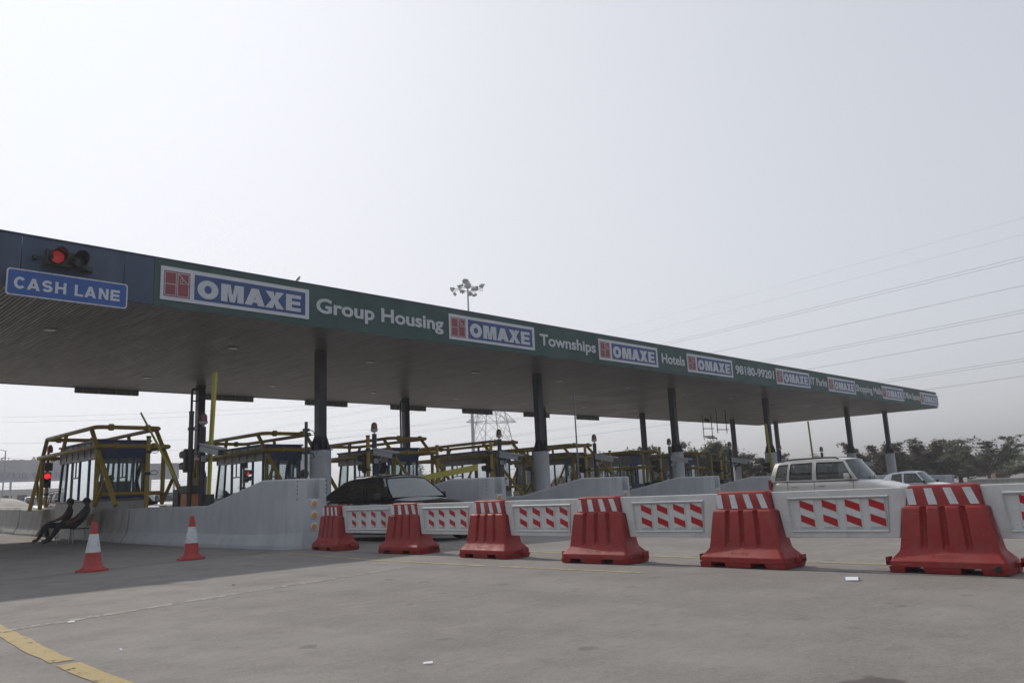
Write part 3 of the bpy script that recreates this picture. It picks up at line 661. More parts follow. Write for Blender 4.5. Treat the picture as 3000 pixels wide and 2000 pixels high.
for k in range(1, NI):
    n = clone(nose0, (IX(k), 15.0, G(IX(k), 16)), None, 'pale grey sloped concrete end wall of the %s toll island from left' % ORD[k])

def jersey_mesh(L):
    m = MB(); m.prism(JP, lambda u, v, w: (u, w, v), 0, L); return m.mesh('barrier_block', MAT['jersey'], 20)
JM = {}
def jersey(x, y0, y1, label, group='concrete barriers on the toll islands'):
    L = round(y1-y0, 2)
    if L not in JM: JM[L] = jersey_mesh(L)
    z0, z1 = G(x, y0), G(x, y1)
    o = put(JM[L], 'concrete_barrier', None, (x, y0, z0-.015), (math.atan2(z1-z0, L), 0, 0)); tag(o, label, 'barrier', group)
    b = o.modifiers.new('Bevel', 'BEVEL'); b.width = .02; b.segments = 2; b.limit_method = 'ANGLE'; b.angle_limit = radians(25)
    return o
for k in range(NI):
    cx = IX(k)
    for sx, sn in ((-1, 'near'), (1, 'far')):
        if sx == 1 and k > 4: continue
        x = cx+sx*.46
        jersey(x, 24.12, 26.75, 'concrete road barrier in front of the booth, %s side of the %s island from left' % (sn, ORD[k]))
        if k < 3:
            jersey(x, 32.35, 35.25, 'concrete road barrier just behind the booth, %s side of the %s island from left' % (sn, ORD[k]))
            jersey(x, 35.32, 39.3, 'second concrete road barrier behind the booth, %s side of the %s island from left' % (sn, ORD[k]))
            if k == 0:
                jersey(x, 39.36, 43.3, 'third concrete road barrier behind the booth, %s side of the first island' % sn)
                jersey(x, 43.36, 47.3, 'fourth concrete road barrier behind the booth, %s side of the first island' % sn)

# ---- booth -------------------------------------------------------------
BZ = 3.05
def booth():
    b = empty('toll_booth', (IX(0), 28.1, 0), 0, 'tapered toll booth', 'toll booth', 'toll booths on the islands')
    hw, y0, y1 = .76, -1.75, 1.85       # half width, front (towards the camera) and rear at roof level
    def side(y, z):                     # the rear leans in with height
        return y
    base = MB(); base.b2((-hw-.03, y0-.02, 0), (hw+.03, y1+.22, 1.16)); base.build('base', MAT['booth_white'], b, bevel=.02)
    MB().b2((-hw-.05, y0-.04, 1.163), (hw+.05, y1+.24, 1.22)).build('sill', MAT['booth_grey'], b, bevel=.01)
    # header with framed panels
    MB().b2((-hw-.012, y0-.012, 2.50), (hw+.012, y1+.0, BZ-.06)).build('header', MAT['booth_grey'], b)
    MB().b2((-hw-.08, y0-.08, BZ-.058), (hw+.08, y1+.08, BZ)).build('roof', MAT['booth_blue'], b, bevel=.012)
    MB().b2((-hw-.03, y0-.030, 2.46), (hw+.03, y0-.013, BZ-.06)).build('front_header', MAT['booth_blue'], b)
    n = 6; w = (y1-y0)/n
    for sx in (-1, 1):
        for i in range(n+1):
            yy = y0+i*w
            MB().b2((sx*(hw+.013), yy-.03, 2.50), (sx*(hw+.032), yy+.03, BZ-.06)).build('header_rib', MAT['booth_grey'], b)
        MB().b2((sx*(hw+.013), y0, 2.46), (sx*(hw+.034), y1, 2.53)).build('header_rail', MAT['booth_grey'], b)
    # posts: (y at sill, y at header)
    posts = [(y0+.03, y0+.03, .07), (-.95, -.95, .06), (-.05, -.05, .05), (.70, .70, .06), (1.32, 1.22, .05), (1.98, 1.74, .07)]
    for sx in (-1, 1):
        xo = sx*(hw-.035)
        for a, t, wd in posts:
            m = MB(); m.add([(xo-.035, a-wd/2, 1.22), (xo+.035, a-wd/2, 1.22), (xo+.035, a+wd/2, 1.22), (xo-.035, a+wd/2, 1.22), (xo-.035, t-wd/2, 2.50), (xo+.035, t-wd/2, 2.50), (xo+.035, t+wd/2, 2.50), (xo-.035, t+wd/2, 2.50)],
                            [(0, 3, 2, 1), (4, 5, 6, 7), (0, 1, 5, 4), (1, 2, 6, 5), (2, 3, 7, 6), (3, 0, 4, 7)])
            m.build('post', MAT['booth_blue'], b)
        for (a, t, wa), (a2, t2, wb) in zip(posts[:-1], posts[1:]):
            m = MB(); q = [(xo, a+wa/2, 1.221), (xo, a2-wb/2, 1.221), (xo, t2-wb/2, 2.499), (xo, t+wa/2, 2.499)]
            m.quad(*q); m.build('side_window', MAT['glass'], b)
        # sliding hatch with grey frame
        h = MB(); ya, yb = -.02, .66
        for (p0, p1) in (((ya, 1.24), (yb, 1.24)), ((ya, 1.95), (yb, 1.95)), ((ya, 2.47), (yb, 2.47)), ((ya+.02, 1.24), (ya+.02, 2.47)), ((yb-.02, 1.24), (yb-.02, 2.47)), ((.34, 1.95), (.34, 2.47))):
            h.b2((xo-.018, min(p0[0], p1[0])-.022, min(p0[1], p1[1])-.022), (xo+.022, max(p0[0], p1[0])+.022, max(p0[1], p1[1])+.022))
        h.build('hatch_frame', MAT['booth_grey'], b)
    # front (towards the camera) and rear
    for yy, nm in ((y0+.02, 'front_window'), (y1-.02, 'rear_window')):
        yb_ = yy if nm == 'front_window' else yy+.16
        for xm in (-.12, .34):
            MB().add([(xm-.025, yb_-.02, 1.22), (xm+.025, yb_-.02, 1.22), (xm+.025, yb_+.02, 1.22), (xm-.025, yb_+.02, 1.22), (xm-.025, yy-.02, 2.5), (xm+.025, yy-.02, 2.5), (xm+.025, yy+.02, 2.5), (xm-.025, yy+.02, 2.5)],
                     [(0, 3, 2, 1), (4, 5, 6, 7), (0, 1, 5, 4), (1, 2, 6, 5), (2, 3, 7, 6), (3, 0, 4, 7)]).build('mullion', MAT['booth_blue'], b)
        for xa, xb_ in ((-.69, -.145), (-.095, .315), (.365, .69)):
            MB().quad((xa, yb_, 1.222), (xb_, yb_, 1.222), (xb_, yy, 2.498), (xa, yy, 2.498)).build(nm, MAT['glass'], b)
    MB().b2((-hw+.0, y0-.026, 1.225), (hw-.0, y0-.004, 1.42)).build('front_kick_panel', MAT['booth_blue'], b)
    # inside: desk, cabinet, monitor, chair back
    MB().b2((-.62, -.9, 1.23), (-.25, .9, 1.30)).build('desk', MAT['booth_grey'], b)
    mo = MB(); mo.box((-.42, .55, 1.56), (.06, .42, .34)); mo.b2((-.45, .5, 1.302), (-.38, .6, 1.42)); mo.build('monitor', MAT['black'], b)
    MB().b2((.2, 1.0, 1.23), (.62, 1.5, 1.85)).build('cabinet', MAT['booth_grey'], b)
    ch = MB(); ch.box((.10, -.15, 1.62), (.08, .42, .55)); ch.build('chair_back', MAT['red_chair'], b, bevel=.03)
    # louvre under the sill
    for i in range(5): MB().b2((-hw-.052, -1.25, .62+i*.09), (-hw-.031, -.85, .67+i*.09)).build('louvre_slat', MAT['black'], b)
    return b
booth0 = booth(); booth0.location = (IX(0), 28.1, G(IX(0), 28.1)); booth0['label'] = 'blue framed toll booth on the first island, seated men beside it'
kid_index()
bl = ['', 'blue framed toll booth on the second island, behind the sloped end wall', 'blue framed toll booth on the third island, behind the black sedan', 'blue framed toll booth on the fourth island from left', 'blue framed toll booth on the fifth island from left', 'blue framed toll booth on the sixth island from left', 'blue framed toll booth on the seventh island, last one on the right']
for k in range(1, 7): clone(booth0, (IX(k), 28.1, G(IX(k), 28.1)), None, bl[k])

# ---- guard frames round the booths --------------------------------------
def ring_pts(hx, ya, yb, z, r=.25, n=4):
    P = []
    for cx, cy, a0 in ((hx-r, yb-r, 0), (-hx+r, yb-r, 90), (-hx+r, ya+r, 180), (hx-r, ya+r, 270)):
        P += [(cx+r*cos(radians(a0+90*i/n)), cy+r*sin(radians(a0+90*i/n)), z) for i in range(n+1)]
    return P
def clamp_mesh():
    m = MB(); m.lathe([(.085, -.07), (.105, -.06), (.105, .06), (.085, .07)], 14, Matrix.Rotation(radians(90), 4, 'Y')); return m.mesh('clamp', MAT['yellow'], 40)
CLM = clamp_mesh()
def frame_a():
    f = empty('tube_guard', (IX(0), 28.1, 0), 0, 'frame', 'guard rail', 'yellow tube guard frames round the booths')
    ZU, ZL = 3.40, 2.78; hx = .96
    MB().pipe(ring_pts(hx, -2.2, 3.0, ZU, .22), .066, 12, True).build('upper_rail', MAT['yellow'], f, 50)
    MB().pipe(ring_pts(hx+.10, -2.75, 3.5, ZL, .16), .066, 12, True).build('lower_rail', MAT['yellow'], f, 50)
    for sx in (-1, 1):
        x = sx*(hx+.02)
        for (pa, pb, r) in (((x, -1.75, ZU), (x, -4.15, 1.0), .066), ((x, -2.45, ZL), (x, -2.45, 1.0), .066), ((x, -3.2, 1.72), (x, -2.45, 1.02), .055),
                            ((x, 2.75, ZU), (x, 4.35, 1.0), .066), ((x, 3.1, ZL), (x, 3.1, 1.0), .066), ((x, 3.72, 1.98), (x, 3.12, 1.02), .055), ((x, .65, ZU), (sx*(hx+.10), .65, ZL), .06)):
            MB().tube(pa, pb, r, n=12).build('strut', MAT['yellow'], f, 50)
    MB().tube((-hx, -2.6, 1.35), (hx, -2.6, 1.35), .06).build('cross_rail', MAT['yellow'], f, 50)
    for x in (-.55, .55):
        put(CLM, 'clamp', f, (x, -2.2, ZU)); put(CLM, 'clamp', f, (x, -2.75, ZL)); put(CLM, 'clamp', f, (x, 3.0, ZU)); put(CLM, 'clamp', f, (x, 3.5, ZL))
    return f
fr0 = frame_a(); fr0.location = (IX(0), 28.1, G(IX(0), 28.1)); fr0['label'] = 'yellow tube guard frame round the first booth from left'
kid_index()
for k in range(1, 5): clone(fr0, (IX(k), 28.1, G(IX(k), 28.1)), None, 'yellow tube guard frame round the %s booth from left' % ORD[k])
def frame_b():
    f = empty('guard_hoop', (IX(5), 28.1, 0), 0, 'hoop', 'guard rail', 'yellow hoop guards in front of the booths')
    for x in (-.8, .8):
        MB().pipe([(x, 2.6, .9), (x, 2.6, 2.95), (x, 2.5, 3.12), (x, 2.3, 3.17), (x, -2.2, 3.17), (x, -2.5, 3.12), (x, -2.6, 2.95), (x, -2.6, .95)], .075, 12).build('hoop', MAT['yellow'], f, 50)
        MB().tube((x, -2.6, 2.3), (x, 2.6, 2.3), .065).build('mid_rail', MAT['yellow'], f, 50)
        MB().tube((x, .8, 3.17), (x, .8, .95), .065).build('post', MAT['yellow'], f, 50)
        MB().tube((x, 2.2, 3.12), (x, 1.3, 2.3), .05).build('brace', MAT['yellow'], f, 50)
    for z in (3.17, 2.3):
        MB().tube((-.8, -2.3, z), (.8, -2.3, z), .065).build('cross_rail', MAT['yellow'], f, 50)
        for x in (-.3, .3): put(CLM, 'clamp', f, (x, -2.3, z))
    return f
fb = frame_b(); fb.location = (IX(5), 28.1, G(IX(5), 28.1)); fb['label'] = 'yellow rounded hoop guard in front of the sixth booth'
kid_index(); clone(fb, (IX(6), 28.1, G(IX(6), 28.1)), None, 'yellow rounded hoop guard in front of the seventh booth')

# ---- posts with signals, beacons and cameras -----------------------------
def yellow_post(x, y, h, label, mat='yellow'):
    o = empty('signal_post', (x, y, G(x, y)), 0, label, 'post', 'slim posts on the toll islands')
    MB().tube((0, 0, 0), (0, 0, h), .062, n=14).build('pole', MAT[mat], o, 50)
    MB().lathe([(.07, h+.001), (.07, h+.05), (.02, h+.055)], 14).build('cap', MAT['black'], o, 40)
    for z in (h-.42, h-1.05):
        MB().lathe([(.064, z-.04), (.085, z-.04), (.085, z+.04), (.064, z+.04)], 14).build('collar', MAT['black'], o, 40)
        MB().pipe([(.08+.11*(1-cos(t*pi/6)), .02, z+.06*sin(t*pi/6)+.03) for t in range(13)], .010, 6).build('cable_loop', MAT['rubber'], o, 50)
    return o
def signal_head(parent, z, lit=None, face=0.0, off=(0, 0)):
    """two hooded lenses; face: rotation about z of the -Y looking direction"""
    R4 = Matrix.Rotation(face, 4, 'Z'); R3 = R4.to_3x3()
    c = Vector((off[0], off[1], 0))
    bx = MB(); q = R3 @ Vector((0, -.10, 0)); bx.box((c.x+q.x, c.y+q.y, z), (.26, .11, .62), R3); bx.build('signal_housing', MAT['black'], parent, bevel=.02)
    for dz, mt in ((.15, MAT['red_lit'] if lit else MAT['dark_lens']), (-.15, MAT['dark_lens'])):
        q = R3 @ Vector((0, -.16, 0)); lens_unit(parent, (c.x+q.x, c.y+q.y, z+dz), .115, mt, .24, R4)
for k in range(7):
    cx = IX(k)
    p = yellow_post(cx-.12, 24.0, 2.98, 'yellow post with black collars beside the %s booth guard' % ORD[k])
    p2 = yellow_post(*((cx-.25, 20.77, 3.40) if k == 0 else (cx+.28, 21.35, 3.0)), 'black post carrying a hooded two-lens signal on the first island' if k == 0 else 'yellow post carrying a hooded two-lens signal on the %s island' % ORD[k], 'black' if k == 0 else 'yellow')
    signal_head(p2, 2.15, None, radians(180))
def beacon_pole(k):
    cx = IX(k); o = empty('beacon_pole', (cx, 20.6, G(cx, 20.6)), 0, 'dark pole with red beacon and grey camera on the %s island' % ORD[k], 'beacon', 'beacon poles on the islands')
    MB().tube((0, 0, .3), (0, 0, 3.03), .075, n=14).build('pole', MAT['navy'], o, 50)
    MB().lathe([(.02, 3.031), (.02, 3.075), (.09, 3.10), (.115, 3.15), (.118, 3.17)], 18).build('beacon_base', MAT['cam_grey'], o, 40)
    MB().lathe([(.12, 3.171), (.10, 3.19), (.10, 3.27), (.085, 3.34), (.05, 3.385), (.012, 3.40)], 18).build('beacon_dome', MAT['beacon_red'], o, 50)
    c = MB(); Rm = Euler((radians(11), 0, radians(8))).to_matrix(); ctr = Vector((.02, -.48, 2.38))
    body = [(-.10, -.09), (.10, -.09), (.10, .06), (.06, .10), (-.06, .10), (-.10, .06)]
    c.prism(body, lambda u, v, w: Rm @ Vector((u, w, v)) + ctr, -.45, .40)
    c.prism([(-.115, .085), (.115, .085), (.105, .125), (-.105, .125)], lambda u, v, w: Rm @ Vector((u, w, v)) + ctr, -.56, .44)
    cam_o = c.build('camera_housing', MAT['cam_grey'], o, bevel=.008)
    g = MB(); g.prism([(-.085, -.075), (.085, -.075), (.085, .05), (-.085, .05)], lambda u, v, w: Rm @ Vector((u, w, v)) + ctr, -.455, -.452); g.build('camera_glass', MAT['black'], cam_o)
    b = MB(); b.pipe([(0, -.07, 2.18), (.0, -.30, 2.20), (0, -.36, 2.30)], .025); b.box((0, -.09, 2.18), (.12, .05, .14)); b.build('camera_bracket', MAT['cam_grey'], o, 50)
    cb = MB(); cb.pipe([(.08, -.02, 2.3), (.10, -.18, 2.05), (.02, -.28, 2.12), (0, -.22, 2.3)], .012, 6); cb.build('camera_cable', MAT['rubber'], o, 50)
    return o
bp0 = beacon_pole(0); kid_index()
for k in range(1, 9): clone(bp0, (IX(k), 20.6, G(IX(k), 20.6)), None, 'dark pole with red beacon and grey camera on the %s island' % ORD[k])
# pole standing on the nose of the first island and cable
o = empty('slim_pole', (IX(0)+.02, 15.42, G(IX(0), 15.4)+1.40), 0, 'slim dark pole on top of the first island end wall', 'pole')
MB().tube((0, 0, 0), (0, 0, 1.30), .035, n=10).build('pole', MAT['navy'], o, 50)
for z in (.62, 1.12):
    MB().box((0, 0, z), (.12, .10, .06)).build('collar', MAT['black'], o)
    MB().pipe([(.06, 0, z), (.16, -.02, z-.02), (.20, -.02, z-.10), (.10, -.02, z-.12)], .010, 6).build('cable_loop', MAT['rubber'], o, 50)

# ---- gate boxes and booms ------------------------------------------------
def gate(k, boom, label):
    cx = IX(k); y = 21.35
    o = empty('barrier_gate', (cx, y, G(cx, y)), 0, label, 'boom gate', 'boom gates on the islands')
    MB().b2((-.19, -.30, .25), (.19, .10, 1.30)).build('cabinet', MAT['orange'], o, bevel=.015)
    MB().b2((-.22, -.36, 1.303), (.22, .16, 1.50)).build('cabinet_head', MAT['black'], o, bevel=.015)
    MB().b2((-.16, .35, .25), (.16, .70, 1.42)).build('drive_unit', MAT['black'], o, bevel=.02)
    if boom:
        p0, p1, w0, w1, m = boom; p0 = Vector(p0); p1 = Vector(p1); d = (p1-p0).normalized(); sd_ = d.cross(Vector((0, 0, 1)) if abs(d.z) < .9 else Vector((0, 1, 0))).normalized(); up2 = sd_.cross(d)
        st = p0.lerp(p1, .12)
        MB().tube(p0, st, .03).build('boom_stub', MAT['grey_metal'], o, 50)
        rings = []
        for t in (0, .33, .66, 1):
            c = st.lerp(p1, t); w = w0+(w1-w0)*t
            rings.append([c+sd_*(w*.35*a)+up2*(w*b) for a, b in ((-1, -1), (1, -1), (1, 1), (-1, 1))])
        MB().loft(rings).build('boom', MAT[m], o, bevel=.008)
    return o
gate(0, ((.0, .55, 1.45), (.0, 3.7, 3.85), .05, .035, 'boom'), 'orange gate cabinet on the first island with a leaning thin boom')
g2 = gate(1, ((.1, -.5, 1.35), (2.6, -2.7, 1.85), .07, .10, 'boom'), 'gate on the second island with its yellow boom stretched nearly level')
gate(2, None, 'orange gate cabinet with black head on the third island')
gate(3, ((0, .2, 1.3), (.05, .25, 5.3), .04, .03, 'grey_metal'), 'orange gate cabinet on the fourth island with a raised pale boom')
gate(4, None, 'orange gate cabinet with black head on the fifth island')
gate(5, None, 'orange gate cabinet with black head on the sixth island')
gate(6, ((0, -.2, 1.3), (-.25, -.2, 4.6), .07, .06, 'boom'), 'orange gate cabinet on the seventh island with a raised yellow boom')
gate(7, ((0, -.2, 1.3), (-.2, -.2, 5.0), .06, .05, 'boom'), 'orange gate cabinet on the eighth island with a raised yellow boom')
o = empty('raised_boom', (IX(0)+.1, 20.25, G(IX(0), 20.2)), 0, 'wide yellow boom raised upright in front of the first rear column', 'boom gate')
MB().loft([[Vector((sx*.03+cx, sy*w+cy, z)) for sx, sy in ((-1, -1), (1, -1), (1, 1), (-1, 1))] for z, w, cx, cy in ((1.2, .06, 0, .12), (2.5, .085, 0, .08), (3.6, .095, 0, .0), (4.45, .10, 0, -.06))]).build('boom', MAT['boom'], o, bevel=.01)
MB().b2((-.1, .0, .3), (.1, .28, 1.25)).build('pivot_post', MAT['black'], o, bevel=.01)
# lit red signal at the far left end of the first island
x, y = IX(0)+.55, 36.3
p = yellow_post(x, y, 1.9, 'far left signal post showing a lit red lens and red beacon')
signal_head(p, 2.05, True, radians(-14))
b = MB(); b.b2((-.16, -.06, 2.42), (.16, .06, 2.75)); b.tube((0, .05, 1.7), (0, .05, 3.15), .05); b.build('upper_box', MAT['black'], p)
MB().lathe([(.10, 3.16), (.11, 3.25), (.10, 3.38), (.05, 3.47), (.01, 3.50)], 16, Matrix.Translation((.05, .05, 0))).build('beacon_dome', MAT['red_lit_dim'] if False else MAT['sign_red'], p, 50)
# ================================================================== water-filled barriers and hanging boards
def red_barrier_parts():
    rows = [(.056, .545, .265, 0), (.115, .545, .265, 0), (.132, .535, .252, 0), (.20, .478, .190, 0), (.222, .468, .180, 0), (.275, .458, .174, .042), (.62, .408, .143, .042), (.638, .402, .138, .03), (.650, .392, .130, 0),
            (.658, .362, .115, 0), (.838, .347, .105, 0), (.856, .338, .096, 0), (.865, .32, .08, 0)]
    ff = (.28, .50, .73); rings = []
    for z, a, d, gd in rows:
        c = .028; front = [(-a+c, -d)]
        for f in ff:
            u = -a+2*a*f
            front += [(u-.036, -d), (u-.014, -d+gd), (u+.014, -d+gd), (u+.036, -d)]
        front += [(a-c, -d), (a, -d+c)]
        back = [(-x_, -y_) for x_, y_ in front]
        rings.append([Vector((x_, y_, z)) for x_, y_ in front+back])
    body = MB(); body.loft(rings)
    me = body.mesh('body', MAT['red_plastic'], 33)
    feet = []
    for a, b in ((-.535, -.40), (-.20, .12), (.32, .535)):
        m = MB(); m.add([(x_+s*.012, y_, z_) for z_, s, yy in ((0, 0, .245), (.0565, 0, .262)) for x_, y_ in ((a-(.01 if z_ else 0), -yy), (b+(.012 if z_ else 0), -yy), (b+(.012 if z_ else 0), yy), (a-(.01 if z_ else 0), yy))],
                        [(3, 2, 1, 0), (4, 5, 6, 7), (0, 1, 5, 4), (1, 2, 6, 5), (2, 3, 7, 6), (3, 0, 4, 7)])
        feet.append(m.mesh('foot', MAT['red_plastic']))
    stripes = []
    def on_band(f, t):   # f: fraction across, t: 0 bottom, 1 top of the band
        z = .668+(.832-.668)*t; a = .362+(.347-.362)*t; d = .1155+(.1055-.1155)*t
        return Vector((-a+2*a*f, -d-.0022, z))
    for (t0, t1), (b0, b1) in (((.005, .12), (.06, .17)), ((.275, .385), (.325, .445)), ((.535, .645), (.607, .718)), ((.79, .905), (.863, .975))):
        q4 = (on_band(b0, 0), on_band(b1, 0), on_band(t1, 1), on_band(t0, 1))
        for sg in (1, -1):
            m = MB(); m.quad(*[Vector((sg*q.x, sg*q.y, q.z)) for q in q4]); stripes.append(m.mesh('white_stripe', MAT['white_sticker']))
    ear = MB(); ear.b2((-.028, -.06, .06), (.06, .06, .10)); ear.b2((.035, -.06, .06), (.06, .06, .14)); ear_me = ear.mesh('lug', MAT['red_plastic'])
    tx = text_mesh('frontier', .24, .05, MAT['red_plastic'], .0, .005)
    return me, feet, stripes, ear_me, tx
RB = red_barrier_parts()
def red_barrier(x, y, rz, label, plug=False):
    o = empty('red_barrier', (x, y, G(x, y)+.006), radians(-90)+rz, label, 'traffic barrier', 'red plastic barriers in a row')
    b = put(RB[0], 'body', o)
    bv = b.modifiers.new('Bevel', 'BEVEL'); bv.width = .007; bv.segments = 2; bv.limit_method = 'ANGLE'; bv.angle_limit = radians(30)
    for f in RB[1]: put(f, 'foot', o)
    for s_ in RB[2]: put(s_, 'white_stripe', o)
    put(RB[3], 'lug', o, (.545, .10, 0)); put(RB[3], 'lug', o, (-.545, -.10, 0), (0, 0, pi))
    t = put(RB[4], 'lettering', o, (-.13, -.2385, .146), (radians(-42), 0, 0))
    if plug: MB().lathe([(.032, 0), (.032, .012), (.022, .016), (.022, .008), (.004, .008)], 18, Matrix.Translation((.455, -.263, .062)) @ Matrix.Rotation(radians(90), 4, 'X')).build('drain_plug', MAT['rubber'], o, 40)
    return o
BAR = [(8.98, 13.98, -.12, 'smallest red barrier with white stripes, against the end wall'), (8.88, 11.46, .05, 'second red barrier with white stripes from the end wall'), (8.73, 9.12, -.03, 'third red barrier with white stripes from the end wall'),
       (8.62, 6.85, .045, 'fourth red barrier with white stripes from the end wall'), (8.76, 4.76, -.025, 'second largest red barrier with white stripes'), (8.92, 2.62, -.01, 'largest red barrier with white stripes, at right with a black drain plug'), (9.0, .45, 0, 'red barrier beyond the right edge of the view')]
for i, (x, y, rz, lb) in enumerate(BAR[:6]): red_barrier(x, y, rz, lb, i == 5)
def board(p, q, label, reach=None):
    c = (Vector(p)+Vector(q))/2; d = Vector(q)-Vector(p); P = d.length
    o = empty('striped_board', (c.x, c.y, G(c.x, c.y)), math.atan2(d.y, d.x), label, 'traffic board', 'white striped boards between the barriers')
    h0, h1, h2, h3 = P/2-.338, P/2-.366, P/2-.410, P/2-.462; T = .042
    out = [(-h3, .335), (h3, .335), (h2, .640), (h1, .648), (h0, .835), (h0-.01, .852), (-h0+.01, .852), (-h0, .835), (-h1, .648), (-h2, .640)]
    ia, ib, iz0, iz1 = h3-.10, h3-.07, .405, .770
    inn = [(-ia, iz0), (ia, iz0), (ib, iz1), (-ib, iz1)]
    # front sheet with a recessed field, plain back
    m = MB(); n = len(out)
    F = [Vector((u, -T, v)) for u, v in out]; I = [Vector((u, -T, v)) for u, v in inn]; R = [Vector((u*.985, -T+.020, v+(.006 if v < .5 else -.006))) for u, v in inn]; Bk = [Vector((u, T, v)) for u, v in out]
    tri = mathutils.geometry.tessellate_polygon([F, I]); allv = F+I+R+Bk
    fs_ = [tuple(t) for t in tri] + [(n+k, n+(k+1) % 4, n+4+(k+1) % 4, n+4+k) for k in range(4)] + [(n+4, n+5, n+6, n+7)]
    fs_ += [(k, (k+1) % n, n+8+(k+1) % n, n+8+k) for k in range(n)] + [tuple(range(n+8, 2*n+8))]
    m.add(allv, fs_); bd = m.build('panel', MAT['white_plastic'], o)
    bv = bd.modifiers.new('Bevel', 'BEVEL'); bv.width = .008; bv.segments = 2; bv.limit_method = 'ANGLE'; bv.angle_limit = radians(40)
    MB().pipe([(u, -T-.004, v) for u, v in [(-ia, iz0), (ia, iz0), (ib, iz1), (-ib, iz1)]], .015, 10, True).build('raised_rim', MAT['white_plastic'], o, 50)
    W = 2*ib; pw = .155
    for k in range(4):
        u = -ib+W*(.115+.232*k)
        s_ = MB(); s_.add([(u-.015, -T+.019, .43), (u+pw+.015, -T+.019, .43), (u+pw+.01, -T+.019, .755), (u-.01, -T+.019, .755), (u, -T+.006, .455), (u+pw, -T+.006, .455), (u+pw, -T+.006, .752), (u, -T+.006, .752)],
                          [(4, 5, 6, 7), (0, 1, 5, 4), (1, 2, 6, 5), (2, 3, 7, 6), (3, 0, 4, 7)]); s_.build('raised_strip', MAT['white_plastic'], o)
        for z in (.672, .512):
            r = MB(); r.quad((u+.002, -T+.0035, z), (u+pw-.002, -T+.0035, z-.062), (u+pw-.002, -T+.0035, z+.020), (u+.002, -T+.0035, z+.078)); r.build('red_patch', MAT['red_sticker'], o)
    put(BT[0], 'lettering', o, (-.10, -T, .800)); put(BT[1], 'lettering', o, (ib-.22, -T, .350))
    return o
BT = (text_mesh('frontier', .22, .036, MAT['white_plastic'], 0, .005), text_mesh('HB-3', .16, .030, MAT['white_plastic'], 0, .005))
bn_l = ['white board with red patches at the end wall, smallest', 'second white board with red patches from the end wall', 'third white board with red patches from the end wall', 'fourth white board with red patches from the end wall', 'largest whole white board with red patches, below the silver car', 'white board with red patches cut by the right edge']
for i in range(6): board((BAR[i][0], BAR[i][1], 0), (BAR[i+1][0], BAR[i+1][1], 0), bn_l[i])
# ---- cones
def cone(x, y, rz, label):
    o = empty('traffic_cone', (x, y, G(x, y)+.004), rz, label, 'traffic cone', 'traffic cones')
    b = MB(); b.add([(r_*cos(a)*s, r_*sin(a)*s, z) for z, s in ((0, 1), (.028, .985), (.034, .95)) for a, r_ in [(radians(22.5+45*i), .255) for i in range(8)]], [(j*8+i, j*8+(i+1) % 8, (j+1)*8+(i+1) % 8, (j+1)*8+i) for j in range(2) for i in range(8)] + [tuple(range(7, -1, -1)), tuple(range(16, 24))])
    b.build('base', MAT['cone_red'], o)
    def R(z): return .152-(z-.06)*(.152-.034)/.74
    MB().lathe([(.19, .0345), (.185, .052), (.165, .066), (R(.07)+.006, .075), (R(.11), .09), (R(.30), .30)], 28).build('lower_body', MAT['cone_red'], o, 40)
    MB().lathe([(R(.30)+.0035, .301), (R(.60)+.0035, .60)], 28).build('white_sleeve', MAT['cone_white'], o, 40)
    MB().lathe([(R(.60), .601), (R(.79), .79), (R(.79)-.006, .80), (.018, .80), (.016, .76)], 28).build('tip', MAT['cone_red'], o, 40)
cone(4.63, 14.5, .3, 'red and white traffic cone nearer the left edge')
cone(6.53, 15.06, .9, 'red and white traffic cone in front of the first end wall')
# ---- litter
def scrap(name, pts, x, y, label, mat, rz=0):
    m = MB(); m.add([(a, b, c) for a, b, c in pts], [tuple(range(len(pts)))] if len(pts) < 5 else [(0, 1, 2, 3), (3, 2, 4, 5)])
    o = m.build(name, mat, None, None, (x, y, G(x, y)+.006)); o.rotation_euler = (0, 0, rz); s_ = o.modifiers.new('Solid', 'SOLIDIFY'); s_.thickness = .002
    tag(o, label, 'litter')
scrap('paper_scrap', [(-.06, -.045, .002), (.055, -.045, .004), (.05, .0, .03), (-.065, .0, .028), (.065, .05, .003), (-.055, .05, .002)], 7.90, 3.24, 'small folded white paper lying before the right barriers', MAT['paper'], radians(-75))
for i, (x, y, lb) in enumerate(((2.45, 8.15, 'pale twig scrap on the ground near the yellow line'), (3.15, 3.9, 'small pale scrap on the ground, lower middle'), (4.7, 9.6, 'dry curled leaf on the sunlit concrete'), (2.2, 6.2, 'tiny white paper bit near the yellow line'))):
    s_ = (.035, .03, .025, .008)[i]
    scrap('litter_scrap', [(-s_, -.008, .001), (s_, -.010, .004), (s_*.9, .010, .012), (-s_*.9, .008, .008)], x, y, lb, MAT['paper'] if i != 2 else MAT['bark'], radians((-60, -50, 20, 10)[i]))

